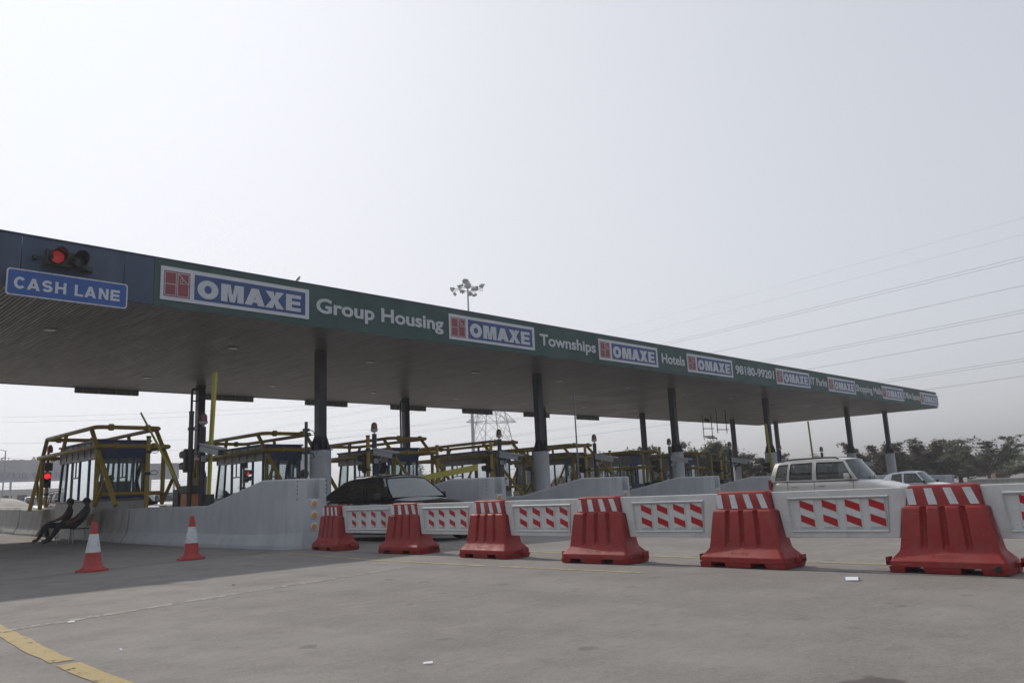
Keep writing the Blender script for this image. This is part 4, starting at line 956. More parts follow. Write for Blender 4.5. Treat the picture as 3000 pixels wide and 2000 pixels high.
# ================================================================== vehicles
def make_wheel(parent, x, y, r, w, side):
    Mx = Matrix.Translation((x, y, r)) @ Matrix.Rotation(radians(90), 4, 'X')
    t = MB(); t.lathe([(r*.64, -w/2), (r*.93, -w/2), (r, -w/2+.03), (r, w/2-.03), (r*.93, w/2), (r*.64, w/2)], 28, Mx)
    wh = t.build('wheel', MAT['rubber'], parent, 40)
    rm = MB(); s_ = -side
    rm.lathe([(r*.63, s_*(w/2-.012)), (r*.60, s_*(w/2-.03)), (r*.25, s_*(w/2-.018)), (r*.12, s_*(w/2-.006)), (.01, s_*(w/2-.005))], 24, Mx)
    rm.build('rim', MAT['grey_metal'], wh, 30)
def make_car(name, label, paintm, c, glassm='car_glass'):
    """local +X is forward; c holds the proportions"""
    o = empty(name, (0, 0, 0), 0, label, 'car')
    L, W, rw = c['L'], c['W']/2, c['rw']; pm = MAT[paintm]
    # lower body
    rings = []
    for x, zt, zl, k in c['body']:
        hw = W*k; zm = zl+(zt-zl)*.45
        half = [(0, zl), (hw*.86, zl), (hw*.965, zl+.07), (hw*1.0, zm), (hw*.992, zt-.16), (hw*.965, zt-.05), (hw*.90, zt-.005), (hw*.55, zt+c['crown']*.75), (0, zt+c['crown'])]
        ring = [Vector((x, -a, z)) for a, z in half] + [Vector((x, a, z)) for a, z in reversed(half[1:-1])]
        rings.append(ring)
    b = MB(); b.loft(rings); bo = b.build('body', pm, o, 50); ss = bo.modifiers.new('Sub', 'SUBSURF'); ss.levels = 1; ss.render_levels = 2
    # cabin: columns of (x at belt, z at belt, x at roof, z at roof, y at roof)
    cols = c['cols']; yb = W*.925
    def P(i, t, s):
        xb_, zb, xt, zt, yt = cols[i]; bow = .035*sin(pi*min(max(t, 0), 1))
        return Vector((xb_+(xt-xb_)*t, s*(yb+(yt-yb)*t+bow), zb+(zt-zb)*t))
    T0, T1 = c.get('t0', .06), c.get('t1', .88)
    for s in (-1, 1):
        fr = MB()
        for i in range(len(cols)-1):
            if c['glaz'][i] == 'g':
                fr.quad(P(i, -.05, s), P(i+1, -.05, s), P(i+1, T0, s), P(i, T0, s))
                fr.quad(P(i, T1, s), P(i+1, T1, s), P(i+1, 1, s), P(i, 1, s))
                g = MB(); n = 4
                ins = .012
                vs_ = []
                for j in range(n+1):
                    t = T0+(T1-T0)*j/n
                    for q in (0, 1): 
                        v = P(i+q, t, s); v.y -= s*ins; vs_.append(v)
                g.add(vs_, [(2*j, 2*j+1, 2*j+3, 2*j+2) for j in range(n)]); g.build('side_window', MAT[glassm], o, 60)
                ts = MB(); ts.pipe([P(i, T0, s)+Vector((0, s*.002, 0)), P(i+1, T0, s)+Vector((0, s*.002, 0)), P(i+1, .5*(T0+T1), s)+Vector((0, s*.002, 0)), P(i+1, T1, s)+Vector((0, s*.002, 0)), P(i, T1, s)+Vector((0, s*.002, 0)), P(i, .5*(T0+T1), s)+Vector((0, s*.002, 0))], .011, 6, True); ts.build('window_seal', MAT['rubber'], o)
            else:
                n = 5
                for j in range(n):
                    ta, tb = -.05+1.05*j/n, -.05+1.05*(j+1)/n
                    fr.quad(P(i, ta, s), P(i+1, ta, s), P(i+1, tb, s), P(i, tb, s))
        fr.build('pillars', pm, o, 50)
    # roof shell
    rr = []; nl = 8
    for i in range(len(cols)):
        xb_, zb, xt, zt, yt = cols[i]; cr = c['roofcrown']*(0.35 if i in (0, len(cols)-1) else 1)
        rr.append([Vector((xt+(c['rbow'] if i == 0 else (-c['rbow'] if i == len(cols)-1 else 0))*-(1-(2*j/nl-1)**2)*-1, yt*(2*j/nl-1), zt+cr*(1-(2*j/nl-1)**2))) for j in range(nl+1)])
    r = MB(); r.loft(rr, False); ro = r.build('roof', pm, o, 60); ss2 = ro.modifiers.new('Sub', 'SUBSURF'); ss2.levels = 1; ss2.render_levels = 2; ss2.boundary_smooth = 'PRESERVE_CORNERS'; so = ro.modifiers.new('Solid', 'SOLIDIFY'); so.thickness = .03; so.offset = 0
    # windscreen and rear screen
    for idx, nm, bow in ((0, 'windscreen', c['wbow']), (len(cols)-1, 'rear_screen', -c['wbow']*.6)):
        g = MB(); vs_ = []; n = 8; m_ = 5
        for k in range(m_+1):
            t = .02+.95*k/m_
            for j in range(n+1):
                q = 2*j/n-1; v = P(idx, t, 1); yy = (v.y-.045)*q
                zz = v.z + (c['roofcrown']*.35*t)*(1-q*q)
                vs_.append((v.x+bow*(1-q*q)*(1-.5*t), yy, zz))
        g.add(vs_, [(k*(n+1)+j, k*(n+1)+j+1, (k+1)*(n+1)+j+1, (k+1)*(n+1)+j) for k in range(m_) for j in range(n)])
        g.build(nm, MAT[c.get('screen', 'screen_blue')] if idx == 0 else MAT[glassm], o, 60)
    # trim
    for s in (-1, 1):
        MB().pipe([P(i, -.05, s)+Vector((0, s*.004, 0)) for i in range(len(cols))], .009, 6).build('belt_trim', MAT['rubber'], o)
        for x in c['doors']:
            MB().pipe([(x, s*(W*.995+.001), c['sill']+.12), (x, s*(W*1.0+.001), c['sill']+.35), (x, s*(W*.985), c['belt']-.02)], .0045, 5).build('door_seam', MAT['rubber'], o)
        for x in c['handles']:
            MB().box((x, s*(W*.998+.012), c['belt']-.13), (.17, .03, .04)).build('door_handle', MAT[c.get('hmat', 'black')], o, bevel=.01)
        x, z = c['mirror']
        mm_ = MB(); mm_.box((x, s*(W+.10), z), (.09, .19, .14)); mm_.box((x-.01, s*(W+.01), z-.05), (.05, .08, .05)); mm_.build('side_mirror', MAT[c.get('mmat', 'black')], o, bevel=.03)
        x, z, dx = c['head']
        h = MB(); h.box((x, s*(W*.70), z), (dx, .34, .15), Euler((0, 0, s*radians(-22)))); h.build('headlight', MAT['head_lens'], o, bevel=.03)
        x, z, hh = c['tail']
        h = MB(); h.box((x, s*(W*.90), z), (.07, .16, hh)); h.build('tail_light', MAT['tail_red'], o, bevel=.02)
        for x in c['axles']:
            MB().lathe([(.01, 0), (rw*1.14, 0), (rw*1.17, .012), (rw*1.14, .02), (.01, .021)], 28, Matrix.Translation((x, s*(W-.012), rw+.015)) @ Matrix.Rotation(radians(-90*s), 4, 'X')).build('wheel_arch', MAT['rubber'], o, 40)
            make_wheel(o, x, s*(W-.075), rw, .19, s)
    for s in (-1, 1):
        x0, x1 = c['wiper']; MB().pipe([(x0, s*.15-.1, c['wz']), (x1, s*.15+.38, c['wz']+.10)], .010, 5).build('wiper', MAT['black'], o)
    # cabin inside
    xf, xr = c['cab']
    MB().b2((xr, -W*.86, .32), (xf, W*.86, c['belt']-.22)).build('cabin_floor', MAT['dark_in'], o)
    MB().b2((xf-.25, -W*.84, c['belt']-.22), (xf+.05, W*.84, c['belt']-.02)).build('dashboard', MAT['dark_in'], o, bevel=.04)
    for xs_ in c['seats']:
        for s in (-1, 1):
            st = MB(); st.box((xs_, s*.36, c['belt']-.12), (.14, .46, .62), Euler((0, radians(-14), 0))); st.box((xs_-.09, s*.36, c['belt']+.27), (.10, .24, .17), Euler((0, radians(-14), 0))); st.build('seat', MAT['seat'], o, bevel=.04)
    sw = MB(); sw.pipe([(xf-.36+.06*sin(t*pi/8), -.36+.18*cos(t*pi/8), c['belt']-.06+.17*sin(t*pi/8)) for t in range(16)], .014, 6, True); sw.build('steering_wheel', MAT['black'], o)
    if 'rails' in c:
        for s in (-1, 1):
            xa, xb2, z = c['rails']; MB().pipe([(xa, s*.55, z-.05), (xa+.09, s*.555, z), (xa+.4, s*.56, z+.012), (xb2-.35, s*.56, z+.012), (xb2-.08, s*.555, z), (xb2, s*.55, z-.05)], .022, 8).build('roof_rail', MAT['black'], o, 50)
    MB().box((L/2-.005, 0, c['plate']), (.02, .5, .11)).build('number_plate', MAT['white_sticker'], o)
    MB().b2((-L/2+.25, -W*.9, .16), (L/2-.25, W*.9, .24)).build('underbody', MAT['black'], o)
    return o
SED = dict(screen='screen_glass', L=4.35, W=1.70, rw=.30, crown=.035, roofcrown=.075, rbow=.02, wbow=.05, sill=.20, belt=.94, doors=(.78, -.32, -1.18), handles=(-.12, -1.02), mirror=(.52, .98), head=(2.0, .62, .20), tail=(-2.10, .72, .22), axles=(1.32, -1.25),
           body=[(-2.18, .62, .34, .80), (-2.14, .86, .26, .88), (-1.75, .96, .22, .97), (-1.1, .955, .20, 1), (0, .945, .20, 1), (.66, .945, .20, 1), (1.05, .90, .20, .99), (1.65, .82, .22, .95), (2.02, .71, .24, .87), (2.15, .56, .28, .78)],
           cols=[(.84, .945, .34, 1.37, .57), (.76, .945, .27, 1.388, .585), (-.18, .945, -.30, 1.405, .585), (-.26, .945, -.38, 1.405, .585), (-1.14, .95, -.92, 1.392, .575), (-1.24, .95, -1.05, 1.380, .57), (-1.52, .955, -1.28, 1.350, .56), (-1.98, .965, -1.52, 1.295, .54)],
           glaz=['p', 'g', 'p', 'g', 'p', 'p', 'p'], cab=(.6, -1.3), seats=(-.34, -1.1), wiper=(.74, .50), wz=.985, plate=.5)
WAG = dict(L=3.52, W=1.50, rw=.28, crown=.03, roofcrown=.05, rbow=.02, wbow=.15, sill=.20, belt=1.09, doors=(.50, -.50, -1.22), handles=(-.30, -1.02), mirror=(.40, 1.17), head=(1.60, .80, .20), tail=(-1.72, .92, .46), axles=(1.10, -1.18), hmat='chrome', mmat='car_silver',
           body=[(-1.76, .62, .34, .86), (-1.74, 1.05, .26, .93), (-1.5, 1.10, .22, .99), (-.8, 1.09, .20, 1), (0, 1.08, .20, 1), (.58, 1.085, .20, 1), (.95, 1.01, .20, .99), (1.35, .91, .22, .96), (1.62, .79, .24, .90), (1.74, .62, .28, .82)],
           cols=[(.60, 1.09, .30, 1.57, .58), (.49, 1.09, .22, 1.585, .59), (-.44, 1.09, -.42, 1.605, .60), (-.57, 1.09, -.54, 1.605, .60), (-1.18, 1.10, -1.12, 1.595, .595), (-1.27, 1.10, -1.20, 1.59, .59), (-1.58, 1.10, -1.46, 1.575, .575), (-1.73, 1.10, -1.60, 1.555, .55)],
           glaz=['p', 'g', 'p', 'g', 'p', 'g', 'p'], cab=(.5, -1.5), seats=(-.42, -1.15), wiper=(.76, .52), wz=1.12, plate=.5, rails=(-1.42, .14, 1.645))
HAT = dict(L=3.66, W=1.62, rw=.28, crown=.035, roofcrown=.04, rbow=.02, wbow=.14, sill=.20, belt=.96, doors=(.44, -.64, -1.30), handles=(-.42, -1.05), mirror=(.42, 1.02), head=(1.62, .70, .24), tail=(-1.78, .95, .40), axles=(1.14, -1.22), hmat='black',
           body=[(-1.83, .62, .34, .84), (-1.80, .92, .26, .92), (-1.5, .97, .22, .98), (-.8, .965, .20, 1), (0, .96, .20, 1), (.60, .96, .20, 1), (1.0, .91, .20, .99), (1.40, .82, .22, .95), (1.68, .70, .24, .88), (1.80, .56, .28, .80)],
           cols=[(.46, .96, .0, 1.43, .565), (.36, .96, -.08, 1.445, .58), (-.58, .96, -.60, 1.455, .585), (-.70, .965, -.70, 1.455, .585), (-1.24, .97, -1.15, 1.42, .57), (-1.30, .975, -1.21, 1.41, .565), (-1.42, .975, -1.32, 1.395, .56), (-1.78, .98, -1.50, 1.36, .53)],
           glaz=['p', 'g', 'p', 'g', 'p', 'p', 'p'], cab=(.5, -1.4), seats=(-.34, -1.0), wiper=(.64, .40), wz=1.0, plate=.48)
sedan = make_car('black_sedan', 'black sedan with pale windscreen driving behind the red barriers', 'car_black', SED, 'dark_glass')
sedan.location = (11.95, 15.85, G(11.95, 15.8)); sedan.rotation_euler = (0, 0, radians(-90)); sedan.scale = (1.04, 1.04, 1.06)
wagon = make_car('silver_wagon', 'silver tall hatchback with black roof rails passing at right', 'car_silver', WAG)
wagon.location = (20.78, 8.42, G(20.8, 8.4)); wagon.rotation_euler = (0, 0, radians(-90))
hatch = make_car('white_hatchback', 'white hatchback car farther back at the right', 'car_white', HAT)
hatch.location = (38.7, 12.2, G(38.7, 12)); hatch.rotation_euler = (0, 0, radians(-90)); hatch.scale = (.90, 1.0, 1.02)
kid_index()
c2 = clone(hatch, (13.1, 50.5, G(13, 50)), radians(-100), 'white car queued far left beyond the first island'); c2.scale = (1, 1, 1)
def recolor(root, a, b):
    for ch in [q for q in bpy.data.objects if q.parent == root]:
        if ch.type == 'MESH' and any(m == MAT[a] for m in ch.data.materials):
            ch.data = ch.data.copy()
            for i, m in enumerate(ch.data.materials):
                if m == MAT[a]: ch.data.materials[i] = MAT[b]
c3 = clone(wagon, (12.3, 41.5, G(12.3, 41.5)), radians(-90), 'maroon tall car waiting behind the first booth'); recolor(c3, 'car_silver', 'car_maroon')
c4 = clone(sedan, (12.2, 34.6, G(12.2, 34.6)), radians(-90), 'dark car stopped in the lane beside the first booth')
c5 = clone(hatch, (17.6, 44.0, G(17.6, 44)), radians(-92), 'white car waiting behind the second booth'); c5.scale = (1, 1, 1)
c6 = clone(hatch, (45.0, 29.0, G(45, 29)), radians(-90), 'pale car stopped behind the standing person'); c6.scale = (1, 1, 1)
# ================================================================== people
def hand_nodes(nodes, wrist, palm, d, side, mk='skin'):
    """palm and five unequal bent fingers; d = pointing direction"""
    w = Vector(palm); d = Vector(d).normalized(); s = Vector((0, 0, 1)).cross(d)
    s = s.normalized() if s.length > .1 else Vector((1, 0, 0)); dn = d.cross(s)
    for i, (off, ln) in enumerate(((-.030, .070), (-.010, .080), (.011, .075), (.030, .058))):
        a = w+s*off+d*.035; b = a+d*ln*.5; c = b+d*ln*.4-dn*.02
        nodes += [(palm_name(palm)+'f%da' % i, tuple(b), .0085, mk, wrist+'_palm'), (palm_name(palm)+'f%db' % i, tuple(c), .0075, mk, palm_name(palm)+'f%da' % i)]
    t = w+s*(.045*side)-d*.01; nodes += [(palm_name(palm)+'t', tuple(t+d*.035+s*.015*side), .0095, mk, wrist+'_palm')]
def palm_name(p): return 'p%.2f_%.2f_%.2f_' % tuple(p)
def figure(name, label, nodes, mats, loc, rz, hair=True, fingers=(), cat='person'):
    """one continuous skinned body grown over a joint tree; nodes: (name, pos, radius, material key, parent)"""
    nodes = list(nodes)
    for wr, palm, d, side in fingers: hand_nodes(nodes, wr, palm, d, side)
    idx = {n[0]: i for i, n in enumerate(nodes)}
    me = bpy.data.meshes.new(name); me.from_pydata([n[1] for n in nodes], [(idx[n[4]], i) for i, n in enumerate(nodes) if n[4]], [])
    bm = bmesh.new(); bm.from_mesh(me); sk = bm.verts.layers.skin.verify(); bm.verts.ensure_lookup_table()
    for i, n in enumerate(nodes):
        r = n[2]; r = tuple(q*1.18 for q in r) if isinstance(r, tuple) else r*(1.18 if r > .02 else 1); bm.verts[i][sk].radius = r if isinstance(r, tuple) else (r, r); bm.verts[i][sk].use_root = (i == 0)
    bm.to_mesh(me); bm.free()
    o = bpy.data.objects.new(name, me); col.objects.link(o)
    m = o.modifiers.new('Skin', 'SKIN'); m.use_smooth_shade = True; m.branch_smoothing = .6
    s_ = o.modifiers.new('Sub', 'SUBSURF'); s_.levels = 2; s_.render_levels = 2
    bpy.context.view_layer.update()
    me2 = bpy.data.meshes.new_from_object(o.evaluated_get(bpy.context.evaluated_depsgraph_get()))
    bpy.data.objects.remove(o); bpy.data.meshes.remove(me)
    keys = list(mats); me2.materials.clear()
    for k in keys: me2.materials.append(MAT[mats[k]])
    seg = []
    for n in nodes:
        if n[4]: seg.append((Vector(nodes[idx[n[4]]][1]), Vector(n[1]), n[3], n[2] if not isinstance(n[2], tuple) else n[2][0]))
    for p in me2.polygons:
        c = p.center; best = None; bd = 1e9
        for a, b, k, r in seg:
            t = max(0, min(1, (c-a).dot(b-a)/max(1e-9, (b-a).length_squared))); dd = (c-a.lerp(b, t)).length - r*.8
            if dd < bd: bd = dd; best = k
        p.material_index = keys.index(best); p.use_smooth = True
    me2.name = name
    ob = bpy.data.objects.new(name, me2); col.objects.link(ob); ob.location = loc; ob.rotation_euler = (0, 0, rz)
    tag(ob, label, cat)
    hd = Vector(nodes[idx['head']][1])
    if hair:
        h = MB(); rings = []
        for j in range(7):
            ph = radians(100-100*j/6*1.0); rr = .108*sin(radians(100)-ph+.0) if False else None
        n = 14; prof = [(.0, .124), (.045, .118), (.080, .098), (.100, .062), (.107, .018), (.103, -.025)]
        vs_ = []
        for r_, z in prof:
            for k in range(n):
                a = 2*pi*k/n; q = Matrix.Rotation(radians(-24), 3, 'Y') @ Vector((r_*cos(a)*1.04, r_*sin(a)*.95, z)); vs_.append(hd+Vector((-.016, 0, .004))+q)
        h.add(vs_, [(j*n+k, j*n+(k+1) % n, (j+1)*n+(k+1) % n, (j+1)*n+k) for j in range(len(prof)-1) for k in range(n)])
        h.build('hair', MAT['hair'], ob, 60)
    f = MB()
    for sy in (-1, 1): f.lathe([(.002, .010), (.010, .006), (.012, 0), (.010, -.006), (.002, -.010)], 8, Matrix.Translation(hd+Vector((.078, sy*.034, .012))))
    f.build('eyes', MAT['hair'], ob, 60)
    return ob
def standing(h=1.0, arm=(.10, .80)):
    N_ = [('pelvis', (0, 0, .95), (.15, .12), 'low', None), ('spine', (0, 0, 1.14), (.15, .11), 'top', 'pelvis'), ('chest', (.01, 0, 1.34), (.175, .115), 'top', 'spine'), ('neck', (.0, 0, 1.50), .055, 'skin', 'chest'), ('head', (.015, 0, 1.60), (.082, .092), 'skin', 'neck'), ('crown', (.0, 0, 1.69), (.06, .07), 'skin', 'head'), ('nose', (.105, 0, 1.595), .014, 'skin', 'head')]
    for s, n in ((-1, 'r'), (1, 'l')):
        N_ += [('hip'+n, (0, s*.09, .88), .095, 'low', 'pelvis'), ('knee'+n, (.02, s*.10, .49), .062, 'low', 'hip'+n), ('ankle'+n, (-.01, s*.10, .10), .042, 'low', 'knee'+n), ('toe'+n, (.15, s*.11, .04), .035, 'shoe', 'ankle'+n),
               ('sh'+n, (0, s*.18, 1.42), .062, 'top', 'chest'), ('el'+n, (-.03, s*.24, 1.15), .043, 'top', 'sh'+n), ('wr'+n, (.06, s*.24, .91), .028, 'skin', 'el'+n), ('wr'+n+'_palm', (.09, s*.24, .84), (.022, .036), 'skin', 'wr'+n)]
    return [(a, (p[0]*h, p[1]*h, p[2]*h), r, m, q) for a, p, r, m, q in N_]
def seated(legs=((.46, .10, .50, .40, .10, .09), (.46, -.10, .50, .62, -.12, .10)), lean=.16, hands=((.34, .10, .60), (.36, -.12, .62))):
    L = lean
    N_ = [('pelvis', (0, 0, .50), (.15, .12), 'low', None), ('spine', (-.05-L*.3, 0, .68), (.15, .115), 'top', 'pelvis'), ('chest', (-.06-L*.7, 0, .90), (.175, .12), 'top', 'spine'), ('neck', (-.04-L*.9, 0, 1.06), .055, 'skin', 'chest'), ('head', (-.01-L*.8, 0, 1.165), (.082, .092), 'skin', 'neck'), ('crown', (-.03-L*.8, 0, 1.255), (.06, .07), 'skin', 'head'), ('nose', (.08-L*.8, 0, 1.16), .014, 'skin', 'head')]
    for i, (s, n) in enumerate(((1, 'l'), (-1, 'r'))):
        kx, ky, kz, ax, ay, az = legs[i]; hx, hy, hz = hands[i]
        N_ += [('hip'+n, (.04, s*.10, .49), .095, 'low', 'pelvis'), ('knee'+n, (kx, ky, kz), .066, 'low', 'hip'+n), ('ankle'+n, (ax, ay, az), .043, 'low', 'knee'+n), ('toe'+n, (ax+.16, ay, max(.04, az-.05)), .036, 'shoe', 'ankle'+n),
               ('sh'+n, (-.07-L*.8, s*.18, .98), .062, 'top', 'chest'), ('el'+n, (.02-L*.4, s*.26, .74), .045, 'top', 'sh'+n), ('wr'+n, (hx-.06, hy, hz), .029, 'skin', 'el'+n), ('wr'+n+'_palm', (hx, hy, hz-.005), (.022, .036), 'skin', 'wr'+n)]
    return N_
def chair(x, y, rz, label):
    o = empty('plastic_chair', (x, y, G(x, y)), rz, label, 'chair', 'chairs beside the first booth')
    MB().b2((-.21, -.22, .40), (.22, .22, .43)).build('seat', MAT['cloth_grey'], o, bevel=.012)
    MB().box((-.27, 0, .66), (.03, .40, .34), Euler((0, radians(-14), 0))).build('backrest', MAT['red_chair'], o, bevel=.012)
    for a, b in ((-.19, -.19), (-.19, .19), (.19, -.19), (.19, .19)): MB().tube((a, b, .40), (a*1.15, b*1.1, 0), .014).build('leg', MAT['grey_metal'], o)
    for b in (-.18, .18): MB().tube((-.20, b, .41), (-.30, b, .80), .013).build('back_post', MAT['grey_metal'], o)
man = dict(low='cloth_dark', top='cloth_dark', skin='skin', shoe='black')
fx = radians(172)
sp = [(7.72, 26.98), (7.80, 25.95)]
figure('person', 'man in dark clothes sitting with hands forward, left of the two beside the booth', seated(hands=((.34, .04, .62), (.32, -.06, .61))), man, (sp[0][0], sp[0][1], G(*sp[0])+.02), fx, fingers=(('wrl', (.34, .04, .615), (.8, .1, -.1), -1), ('wrr', (.32, -.06, .605), (.8, 0, -.1), 1)))
figure('person', 'man in grey leaning back on a red chair beside the booth', seated(legs=((.46, .12, .52, .74, .12, .10), (.47, -.06, .56, .66, .06, .20)), lean=.24, hands=((.22, .12, .60), (.26, -.10, .62))), dict(low='cloth_dark', top='cloth_grey', skin='skin', shoe='black'), (sp[1][0], sp[1][1], G(*sp[1])+.02), fx+.1, fingers=(('wrl', (.22, .12, .595), (.8, .1, 0), -1), ('wrr', (.26, -.10, .615), (.8, 0, 0), 1)))
chair(sp[0][0]+.06, sp[0][1], fx, 'chair under the left seated man'); chair(sp[1][0]+.08, sp[1][1], fx+.1, 'red backed chair under the right seated man')
figure('person', 'person standing behind the first end wall, only dark hair showing', standing(1.02), dict(low='cloth_dark', top='cloth_blue', skin='skin', shoe='black'), (10.32, 17.45, G(10.3, 17.4)), radians(120))
figure('person', 'person in a bluish shirt standing behind the fourth end wall', standing(1.0), dict(low='cloth_dark', top='cloth_blue', skin='skin', shoe='black'), (40.6, 23.2, G(40.6, 23.2)), radians(200), fingers=(('wrl', (.09, .24, .84), (.2, 0, -1), -1), ('wrr', (.09, -.24, .84), (.2, 0, -1), 1)))
figure('person', 'toll clerk sitting inside the first booth', seated(), dict(low='cloth_dark', top='cloth_blue', skin='skin', shoe='black'), (IX(0)-.05, 27.7, G(IX(0), 27.7)+.72), radians(180))
def driver(car, x, y, z, label, top):
    o = figure('person', label, seated(legs=((.42, .12, .62, .68, .10, .30), (.42, -.12, .62, .68, -.12, .30)), lean=.22, hands=((.46, .16, .80), (.46, -.16, .80))), dict(low='cloth_dark', top=top, skin='skin', shoe='black'), (0, 0, 0), 0)
    bpy.context.view_layer.update()
    p = car.matrix_basis @ Vector((x, y, z)); o.location = p; o.rotation_euler = (0, 0, car.rotation_euler.z); o.scale = (.96, .96, .96)
driver(sedan, -.22, -.36, .02, 'driver of the black sedan', 'cloth_white')
driver(wagon, -.30, -.36, .16, 'driver in a white shirt inside the silver car', 'cloth_white')
driver(hatch, -.22, -.36, .04, 'driver of the white hatchback', 'cloth_grey')

# ================================================================== bird on the canopy edge
o = empty('pigeon', (11.86, CY0+.05, CTOP+.036), radians(30), 'grey pigeon perched on the canopy edge', 'bird')
MB().lathe([(.004, -.15), (.022, -.10), (.045, -.03), (.052, .03), (.040, .09), (.025, .12), (.027, .15), (.022, .175), (.006, .19)], 14, Matrix.Translation((0, 0, .09)) @ Matrix.Rotation(radians(50), 4, 'Y')).build('body', MAT['grey_metal'], o, 60)
MB().add([(.125, -.008, .205), (.125, .008, .205), (.155, 0, .198)], [(0, 1, 2)]).build('beak', MAT['black'], o)
MB().add([(-.09, -.03, .02), (-.09, .03, .02), (-.19, .025, -.02), (-.19, -.025, -.02)], [(0, 1, 2, 3)]).build('tail', MAT['black'], o)
for s in (-1, 1): MB().tube((.0, s*.02, .05), (.01, s*.02, 0), .004, n=6).build('leg', MAT['orange'], o)

# ================================================================== hanging frames under the soffit
for x, y, dz, lb, lamp in ((54.4, 32.2, 1.95, 'dark hanging frame with a lamp tray under the far soffit', True), (51.5, 29.3, 1.72, 'empty dark hanging frame under the far soffit', False)):
    o = empty('hanging_frame', (x, y, SOF), radians(-20), lb, 'hanging frame')
    for s in (-.42, .42): MB().tube((s, 0, 0), (s, 0, -dz), .03).build('hanger', MAT['black'], o)
    for z in (-dz*.55, -dz*.85): MB().tube((-.5, 0, z), (.6, 0, z), .03).build('crossbar', MAT['black'], o)
    if lamp:
        MB().box((.1, -.2, -dz*.92), (.75, .5, .07), Euler((radians(12), 0, 0))).build('tray', MAT['black'], o)
        MB().box((.0, 0, -.42), (.35, .2, .25), Euler((.2, .3, 0))).build('junction_box', MAT['black'], o)

# ================================================================== high mast, pylon, cables
def far(az_deg, dist): return (dist*cos(radians(az_deg)), dist*sin(radians(az_deg)))
mx_, my_ = far(47.45, 118); mz = G(mx_, my_)
o = empty('high_mast', (mx_, my_, mz), 0, 'tall grey floodlight mast rising behind the canopy', 'floodlight mast')
MB().tube((0, 0, 0), (0, 0, 33.2-mz), .30, .11, n=12).build('pole', MAT['galv'], o, 50)
MB().lathe([(.15, 32.4), (.55, 32.6), (.6, 33.0), (.35, 33.4), (.12, 33.9)], 12).build('head_frame', MAT['galv'], o)
MB().pipe([(1.25*cos(radians(a)), 1.25*sin(radians(a)), 32.3) for a in range(0, 360, 30)], .06, 6, True).build('carrier_ring', MAT['galv'], o)
for i in range(12):
    a = radians(30*i+8); rr = 1.6 + .9*((i*7) % 3)/2; z = 31.7+.9*((i*5) % 4)/2
    MB().pipe([(1.2*cos(a), 1.2*sin(a), 32.3), (rr*cos(a), rr*sin(a), 32.2), (rr*cos(a), rr*sin(a), z)], .05, 6).build('arm', MAT['galv'], o)
    Mx = Matrix.Translation((rr*cos(a), rr*sin(a), z)) @ Matrix.Rotation(a, 4, 'Z') @ Matrix.Rotation(radians(120), 4, 'Y')
    if i % 2: MB().lathe([(.10, -.38), (.22, -.25), (.30, 0), (.44, .12), (.44, .16), (.1, .17)], 14, Mx).build('floodlight', MAT['galv'], o, 40)
    else: MB().box((rr*cos(a), rr*sin(a), z), (.42, .75, .40), (Matrix.Rotation(a, 3, 'Z') @ Matrix.Rotation(radians(35), 3, 'Y'))).build('floodlight', MAT['galv'], o, bevel=.05)
px_, py_ = far(46.05, 215); pz = G(px_, py_)
o = empty('pylon', (px_, py_, pz), radians(-18), 'lattice power pylon seen beneath the canopy', 'pylon')
lev = [(0, 5.6), (7, 4.9), (13.5, 4.2), (20, 3.2), (24, 2.5), (28, 2.0), (32, 1.6), (36, 1.2), (40, .3)]
for sx, sy in ((-1, -1), (1, -1), (1, 1), (-1, 1)):
    MB().pipe([(sx*w, sy*w, z) for z, w in lev], .13, 4).build('leg', MAT['galv'], o)
for (z0, w0), (z1, w1) in zip(lev[:-1], lev[1:]):
    b = MB()
    for q in range(4):
        R = Matrix.Rotation(pi/2*q, 3, 'Z')
        A, B_, C_, D_ = [R @ Vector(v) for v in ((-w0, -w0, z0), (w0, -w0, z0), (w1, -w1, z1), (-w1, -w1, z1))]
        for p, s_ in ((A, C_), (B_, D_), (C_, D_)): b.tube(p, s_, .07, n=4, caps=False)
        m0 = (A+D_)/2; m1 = (B_+C_)/2; cc = (A+B_+C_+D_)/4
        for p, s_ in ((m0, cc.lerp(D_, .5)), (m0, cc.lerp(A, .5)), (m1, cc.lerp(C_, .5)), (m1, cc.lerp(B_, .5))): b.tube(p, s_, .045, n=4, caps=False)
    tag(b.build('bracing', MAT['galv'], o), kind='stuff')
for z in (20, 28, 35):
    for s in (-1, 1):
        a = MB(); w = 3.2 if z == 20 else (2.0 if z == 28 else 1.3); L = 7.6 if z == 20 else 6.6
        tip = Vector((s*L, 0, z)); 
        for sy in (-1, 1):
            a.tube((s*w, sy*w, z), tip, .09, n=4); a.tube((s*w*.85, sy*w*.85, z+2.6), tip, .08, n=4)
            for t in (.2, .4, .6, .8): a.tube(Vector((s*w, sy*w, z)).lerp(tip, t), Vector((s*w*.85, sy*w*.85, z+2.6)).lerp(tip, t), .045, n=4, caps=False)
            for t in (.0, .25, .5, .75): a.tube(Vector((s*w, sy*w, z)).lerp(tip, t), Vector((s*w, -sy*w, z)).lerp(tip, t+.25), .045, n=4, caps=False)
        a.build('crossarm', MAT['galv'], o)
def cable(pts, r, label):
    c = MB(); c.pipe(pts, r, 5); ob = c.build('power_cable', MAT['wire'], None, 60); tag(ob, label, 'cable', 'overhead power cables')
MAT['wire'] = surf('cable_grey', (.16, .165, .18), .6, var=.05, grime=0)
da = radians(83.6); dv = Vector((cos(da), sin(da), 0))
